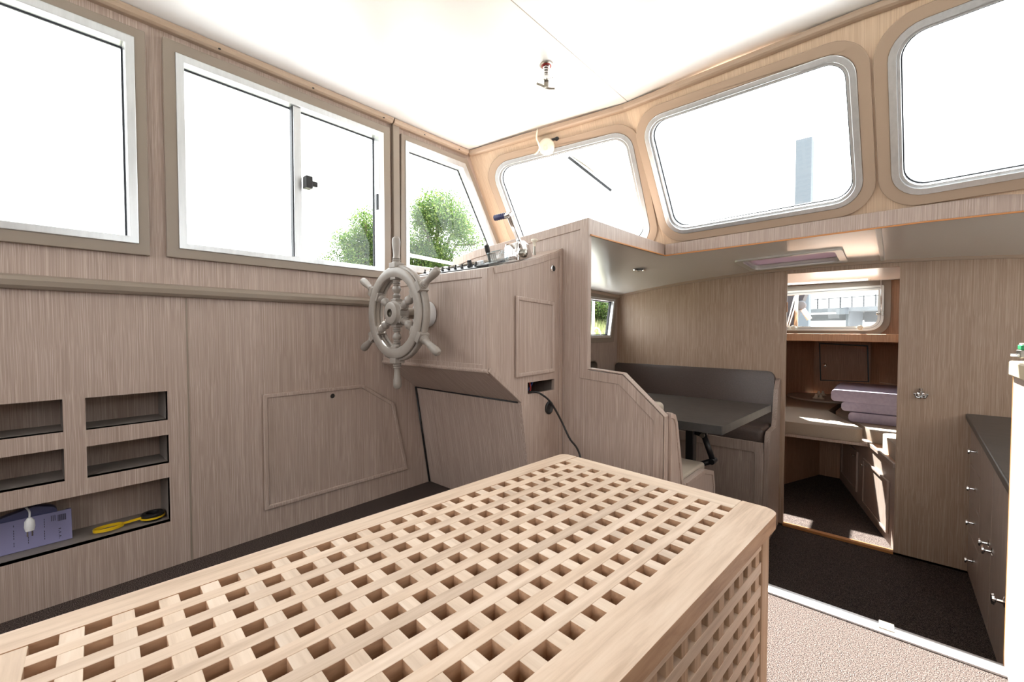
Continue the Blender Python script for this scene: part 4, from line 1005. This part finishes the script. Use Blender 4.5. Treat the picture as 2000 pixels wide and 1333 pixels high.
# wiper outside
wi = empty('windscreen_wiper', tuple(on(1150, 340, A_b-n1v*.07, n1v)), 'wiper outside the angled port windscreen pane', 'wiper')
P_ = A_b-n1v*.075
tube('arm', [on(1111, 300, P_, n1v), on(1160, 336, P_, n1v)], .005, STEELD, wi)
a_, b_ = on(1110, 307, P_, n1v), on(1194, 373, P_, n1v)
sweep('blade', [a_, b_], [(-.004, -.007), (.004, -.007), (.004, .007), (-.004, .007)], GASK, wi)
# recess contents
bx = empty('card_package', (XP-.1, -.04, .168), 'lavender printed card package leaning in the long bottom recess', 'package')
Mb = Matrix.Translation((XP-.085, 0, .1695)) @ Matrix.Rotation(math.radians(-12), 4, 'Y')
def bbox(name, x0, x1, y0, y1, z0, z1, mat, bev=.001): return box(name, x0, x1, y0, y1, z0, z1, mat, bx, bev, M=Mb)
bbox('package', -.006, .0, -.16, .083, 0, .098, PAPER)
bbox('side_flap', -.035, -.006, .070, .083, 0, .098, PAPER)
bm = bmesh.new()
for c, y in enumerate((-.12, -.085, -.045, -.015, .02)):
    for r in range(9):
        if (r*7+c*3) % 5 == 0: continue
        add_box(bm, .0, .0004, y, y+.0016, .018+r*.0075, .0235+r*.0075, Mb)
for r in range(3): add_box(bm, 0, .0004, .036+r*.004, .0375+r*.004, .070, .088, Mb)
for r in range(6): add_box(bm, 0, .0004, .052, .0535+.004*(r % 2), .010+r*.006, .013+r*.006, Mb)
world_parent(bm_link('print_lines', bm, INK), bx)
bm = bmesh.new()
for k in range(9): add_box(bm, 0, .0005, .051+k*.0022, .0522+k*.0022+.0004*(k % 2), .066, .086, Mb)
world_parent(bm_link('barcode', bm, INK), bx)
bb = prism('blue_bag', 'X', rnd([(-.13, .169), (.055, .169), (.05, .275), (.0, .292), (-.09, .268)], .02), XP-.155, XP-.125, base('blue_grey_sleeve', lin(84, 86, 124), .5)[0], bevel=.008, seg=3, smooth=True)
tag(bb, 'blue grey sleeve standing behind the card package', 'sleeve')
pg = empty('mains_plug', (XP-.04, -.01, .2), 'white two pin plug hanging in front of the card package', 'plug')
pc = at(58, 1028, 'X', XP-.035)
lathe('body', [(0, 0), (.010, 0), (.012, .012), (.011, .030), (.005, .040), (0, .041)], pc+Vector((0, 0, -.014)), (0, 0, 1), WHITEP, pg, 16)
for s in (-1, 1): lathe('pin', [(0, 0), (.0023, 0), (.0023, .018), (0, .019)], pc+Vector((0, s*.005, -.014)), (0, 0, -1), STEEL, pg, 8)
tube('lead', bez([pc+Vector((0, 0, .026)), pc+Vector((-.012, .0, .042)), pc+Vector((-.045, -.01, .052)), pc+Vector((-.07, -.02, .05))]), .0025, WHITEP, pg)
stp = empty('battery_strap', (XP-.07, .22, .17), 'yellow and black coiled strap lying at the right end of the bottom recess', 'strap')
el = [(XP-.075+.030*math.sin(a), .170+.038*math.cos(a), .178+.003*math.sin(a)) for a in [2*math.pi*k/28 for k in range(28)]]
sweep('loop', el, [(-.0018, -.005), (.0018, -.005), (.0018, .005), (-.0018, .005)], YELL, stp, closed=True, up=(0, 0, 1))
sweep('band', bez([(XP-.075, .205, .179), (XP-.07, .235, .183), (XP-.07, .262, .184)]), [(-.0018, -.004), (.0018, -.004), (.0018, .004), (-.0018, .004)], YELL, stp, up=(0, 0, 1))
lathe('reel', [(.020, 0), (.030, 0), (.034, .006), (.034, .020), (.030, .024), (.020, .024), (.018, .012), (.020, 0)], (XP-.075, .289, .1695), (0, 0, 1), BLACK, stp, 32)
rl = [(XP-.075+.0355*math.sin(a), .289+.0355*math.cos(a), .180) for a in [2*math.pi*k/32 for k in range(32)]]
sweep('band_on_reel', rl, [(-.001, -.003), (.001, -.003), (.001, .003), (-.001, .003)], YELL, stp, closed=True, up=(0, 0, 1))

# ------------------------------------------------------------------ unseen part of the wheelhouse (light comes through it)
SW = [rect(.34, 1.18, 1.38, 1.833)]
ws = prism('wall_starboard', 'X', [(YA, ZL), (1.62, ZL), (1.62, 1.2), (2.2, 1.2), (1.80, 2.0), (YA, 2.0)], XS, XS+.03, OAK, holes=SW)
struct(ws, 'starboard wheelhouse wall with side windows', 'wall')
for k, wl in enumerate(SW):
    r0 = empty('window_%d' % (11+k), (XS, wl[0][0], 1.18), 'starboard side window', 'window', kind='structure')
    prism('window_frame', 'X', off(wl, .035), XS-.02, XS+.03, ALU, r0, holes=[wl]); prism('pane', 'X', wl, XS+.012, XS+.0135, GLASS, r0)
wa = prism('wall_aft', 'Y', [(XP-.04, -.02), (XS+.03, -.02), (XS+.03, 1.98), (.6, 2.09), (-1.1, 2.09), (XP-.04, 1.95)], YA-.03, YA, OAK,
           holes=[rect(-.65, .15, .80, 1.85), rect(-1.75, -.80, 1.10, 1.85), rect(.35, 1.25, 1.10, 1.85)])
struct(wa, 'aft wall with an open hatchway', 'wall')
struct(prism('wall_galley_aft', 'Y', rect(XS, XS+.02, ZL, 1.3), 1.6, 1.62, OAK), 'corner post', 'wall')
# coachroof and foredeck outside the windscreen
cr = prism('ceiling_coachroof', 'Z', [(-1.98, 2.26), (-1.02, 2.60), (-.05, 2.61), (.87, 2.55), (1.52, 2.26), (1.52, 3.5), (1.3, 5.0), (-1.7, 5.0), (-1.98, 3.5)], 1.372, 1.385, WHITEP,
           holes=[rect(VH_[0]-.03, VH_[1]+.03, VH_[2]-.03, VH_[3]+.03), rect(-.745, -.215, 3.03, 3.47)])
struct(cr, 'white coachroof outside the windscreen', 'roof')
# deck surfaces outside
struct(prism('wall_deckhouse', 'Z', [(1.5, 1.6), (1.52, 1.6), (1.52, 3.7), (1.5, 3.7)], -.9, .7, WHITEP), 'white hull side outside the galley', 'wall')

# portals at the openings
portal((XP-.05, -.18, 1.507), (1, 0, 0), .85, .66); portal((XP-.05, .785, 1.507), (1, 0, 0), .80, .66); portal((XP-.05, 1.72, 1.52), (1, 0, 0), .80, .64)
portal((XS+.05, .76, 1.607), (-1, 0, 0), .86, .46); 
portal((-.25, YA-.05, 1.325), (0, 1, 0), .82, 1.07); portal((-1.275, YA-.05, 1.475), (0, 1, 0), .97, .77); portal((.8, YA-.05, 1.475), (0, 1, 0), .92, .77)
portal((XQ-.05, 3.0, .965), (1, 0, 0), 1.0, .32); portal((XS+.02, 2.75, .94), (-1, 0, 0), 1.1, .32)
portal(((VH[0]+VH[1])/2, (VH[2]+VH[3])/2, 1.345), (0, 0, -1), VH[1]-VH[0], VH[3]-VH[2]); portal((-.50, YW+.05, 1.05), (0, -1, 0), .90, .34)

# ------------------------------------------------------------------ outdoors
struct(prism('ground', 'Z', rect(-120, 120, -120, 160), -1.6, -1.7, QUAY), 'pale ground and water around the boat', 'ground')
# bank with meadow
bm = bmesh.new(); nx, ny = 24, 60; vv = []
for i in range(nx+1):
    row = []
    for j in range(ny+1):
        x = -5-i*1.6; y = -8+j*1.0
        h = -1.55+3.6*(1-math.exp(-max(0, -5-x)/7.5))+random.uniform(-.05, .05)
        row.append(bm.verts.new((x, y, h)))
    vv.append(row)
for i in range(nx):
    for j in range(ny): bm.faces.new([vv[i][j], vv[i+1][j], vv[i+1][j+1], vv[i][j+1]])
bank = bm_link('floor_bank', bm, GRASS, smooth=True); tag(bank, 'sunny green grass bank seen through the small port window', 'grass', kind='stuff'); bank.name = 'grass_bank'
def blades():
    bm = bmesh.new()
    for k in range(9000):
        x = -random.uniform(7, 16); y = random.uniform(4, 30)
        h = -1.55+3.6*(1-math.exp(-max(0, -5-x)/7.5)); L = random.uniform(.25, .7); a = random.uniform(0, 6.28); w_ = .02
        dx, dy = math.cos(a)*w_, math.sin(a)*w_; lx_, ly_ = random.uniform(-.12, .12), random.uniform(-.12, .12)
        bm.faces.new([bm.verts.new((x-dx, y-dy, h-.03)), bm.verts.new((x+dx, y+dy, h-.03)), bm.verts.new((x+lx_, y+ly_, h+L))])
    return bm
tag(bm_link('tall_grass', blades(), leafm('grass_blade', lin(84, 98, 54), lin(112, 120, 78), lin(142, 140, 108)), recalc=False), 'tall seeding grass standing on the bank', 'grass', kind='stuff')
def tree(name, c, blobs, n, leaf, trunk, label, cat, group=None):
    root = empty(name, (c[0], c[1], -1.0), label, cat, group)
    bm = bmesh.new()
    tot = sum(b[3]**2 for b in blobs)
    for (bx_, by_, bz, br) in blobs:
        for k in range(int(n*br*br/tot)):
            u = Vector((random.gauss(0, 1), random.gauss(0, 1), random.gauss(0, 1))).normalized()
            r = br*(random.random()**.45)
            p = Vector(c)+Vector((bx_, by_, bz))+u*r
            s = leaf*random.uniform(.6, 1.3)
            a = Vector((random.gauss(0, 1), random.gauss(0, 1), random.gauss(0, 1))).normalized(); b = a.cross(Vector((random.gauss(0, 1), random.gauss(0, 1), random.gauss(0, 1)))).normalized()
            bm.faces.new([bm.verts.new(p-a*s), bm.verts.new(p-b*s*.6), bm.verts.new(p+a*s), bm.verts.new(p+b*s*.6)])
    o = bm_link('foliage', bm, LEAF, recalc=False); world_parent(o, root)
    bm = bmesh.new()
    base_ = Vector((c[0], c[1], -1.4)); topp = Vector(c)
    add_sweep(bm, [base_, base_.lerp(topp, .5), topp], circ(0, 0, trunk, 8))
    for (bx_, by_, bz, br) in blobs[:14]:
        add_sweep(bm, [base_.lerp(topp, .55+.2*random.random()), Vector(c)+Vector((bx_, by_, bz))*.5, Vector(c)+Vector((bx_, by_, bz))], circ(0, 0, trunk*.35, 6))
    o = bm_link('trunk', bm, BARK, smooth=True); world_parent(o, root)
def crown(R, H, k, br, sx=1.0):
    out = []
    for i in range(k):
        a = random.uniform(0, 6.28); r = R*math.sqrt(random.random()); z = random.uniform(-H, H)
        s = math.sqrt(max(.05, 1-(z/H)**2)); out.append((r*math.cos(a)*s*sx, r*math.sin(a)*s, z, br*random.uniform(.7, 1.25)))
    return out
tc_ = CAM+ray(852, 478)*24/1.0
tree('large_tree', (tc_.x, tc_.y, tc_.z-.1), crown(2.3, 2.5, 60, .85), 46000, .06, .22, 'bright green broadleaf tree seen through the quarter window', 'tree')
tc_ = CAM+ray(716, 505)*26/1.0
tree('large_tree', (tc_.x, tc_.y, tc_.z-.2), crown(2.2, 2.3, 50, .85), 36000, .065, .2, 'bright green tree seen low in the sliding window', 'tree')
for i, (px, dist) in enumerate(((1135, 30), (1165, 31), (1195, 32), (1220, 30))):
    c = CAM+ray(px, 597)*dist
    tree('hedge_tree', (c.x, c.y, c.z), crown(1.7, 1.1, 16, .8), 9000, .07, .15, 'dark green bush in the row on the horizon behind the grass bank', 'bush', 'bushes behind the grass bank')
# rail post and hoop on the side deck outside the port window
dk = empty('deck_stanchion', (-2.35, 3.2, .4), 'white deck stanchion and hoop outside the small port window', 'railing')
XR = -2.45
t0 = at(1157, 655, 'X', XR); t1 = at(1160, 560, 'X', XR)
tube('post', [Vector((XR, t0.y, .44)), Vector((XR, t1.y, t1.z+.1))], .016, WHITEP, dk)
arc = [at(px, py, 'X', XR) for px, py in ((1160, 645), (1163, 641), (1168, 642), (1172, 648), (1174, 662))]
tube('hoop', bez(arc), .006, WHITEP, dk)
struct(prism('deck_port', 'Z', [(-2.6, .6), (-1.98, .6), (-1.98, 4.5), (-2.6, 4.5)], .40, .44, WHITEP), 'white side deck outside the port window', 'deck'); bpy.data.objects['deck_port'].name = 'floor_sidedeck'
struct(prism('trim_16', 'X', [(1.35, 1.06), (2.3, 1.10), (2.3, 1.13), (1.35, 1.09)], XP-.12, XP-.16, ALUW), 'pale grab rail outside the quarter window', 'trim') if False else None
gr = [at(786, 496, 'X', -2.3), at(835, 508, 'X', -2.3), at(912, 521, 'X', -2.3)]
orl = empty('outside_rail', (gr[0].x, gr[0].y, .44), 'slim beige tube rail on the side deck outside the quarter window', 'rail')
tube('rail', [gr[0], gr[2]], .011, IVORY, orl)
for g_ in (gr[0], gr[2]): tube('post', [Vector((g_.x, g_.y, .44)), g_], .010, IVORY, orl)
# bridge ahead
YBR = 30
def bp(px, py, y=YBR): return at(px, py, 'Y', y)
br = empty('road_bridge', (bp(1640, 640).x, YBR, -1.6), 'grey concrete road bridge with railings seen through the bow window', 'bridge')
x0 = bp(1480, 600).x; x1 = bp(1790, 600).x
zt_, zb_ = bp(1650, 600).z, bp(1650, 608).z
prism('deck_beam', 'Y', rect(x0, x1, bp(1650, 609).z, bp(1650, 601).z), YBR, YBR+.6, CONC, br)
prism('deck_slab', 'Y', rect(x0, x1, bp(1650, 609).z+.15, bp(1650, 601).z), YBR+.6, YBR+9, CONCD, br)
prism('far_beam', 'Y', rect(x0-4, x1+4, bp(1650, 613).z-.25, bp(1650, 609).z+.1), YBR+6, YBR+7, CONCD, br)
pb = bp(1648, 609); pb2 = bp(1672, 628)
prism('pier', 'Y', rect(bp(1648, 620).x, bp(1657, 620).x, -1.6, pb.z), YBR+.2, YBR+1.2, CONC, br)
prism('pier', 'Y', rect(bp(1657, 620).x, bp(1688, 620).x, bp(1670, 629).z, pb.z), YBR+1.3, YBR+5, CONCD, br)
prism('pier_cap', 'Y', rect(bp(1641, 605).x, bp(1662, 605).x, bp(1650, 609).z-.15, bp(1650, 603).z), YBR-.3, YBR, CONC, br)
for py in (581, 588, 594): prism('railing_bar', 'Y', rect(x0, x1, bp(1650, py+(1.6 if py == 581 else .5)).z, bp(1650, py).z), YBR, YBR+.1, CONCD, br)
px = 1500
while px < 1780:
    a = bp(px, 590); prism('railing_post', 'Y', rect(a.x-.02, a.x+.02, bp(1650, 601).z, bp(1650, 580).z), YBR, YBR+.08, CONCD, br); px += 28
br.rotation_euler.z = -math.radians(33)
# mast parts and dark sail bag left in the bow window
YM = 6.25
mt = empty('mast_crutch', tuple(at(1555, 640, 'Y', YM)), 'dark cover and pale mast crutch on the foredeck at the left of the bow window', 'mast')
sv = [at(px, py, 'Y', YM) for px, py in ((1510, 552), (1574, 572), (1562, 600), (1553, 622), (1546, 646), (1510, 646))]
prism('dark_cover', 'Y', [(p.x, p.z) for p in sv], YM, YM+.25, base('dark_canvas', lin(42, 45, 52), .8)[0], mt, bevel=.01)
tube('post', [Vector((at(1554, 640, 'Y', YM-.1).x, YM-.1, .815)), at(1556, 570, 'Y', YM-.1)], .022, STEELD, mt)
tube('stay', [at(1536, 640, 'Y', YM-.2), at(1552, 580, 'Y', YM-.2)], .006, WHITEP, mt)
tube('stay', [at(1540, 640, 'Y', YM-.2), at(1560, 575, 'Y', YM-.2)], .006, WHITEP, mt)
tube('boom', [at(1567, 603, 'Y', YM), at(1581, 624, 'Y', YM)], .03, WHITEP, mt)
lathe('lamp', [(0, -.05), (.05, -.04), (.06, 0), (.05, .04), (0, .05)], at(1564, 597, 'Y', YM), (0, -1, 0), CONC, mt, 14)
# pale post ahead seen through the centre pane
YP = 9
a, b = at(1552, 400, 'Y', YP), at(1586, 266, 'Y', YP)
tag(prism('lamp_column', 'Y', rect(a.x, b.x, -1.6, b.z), YP, YP+.3, base('blue_grey_post', lin(80, 88, 96), .8)[0], bevel=.01), 'blue grey square post standing ahead of the boat in the centre windscreen', 'post')
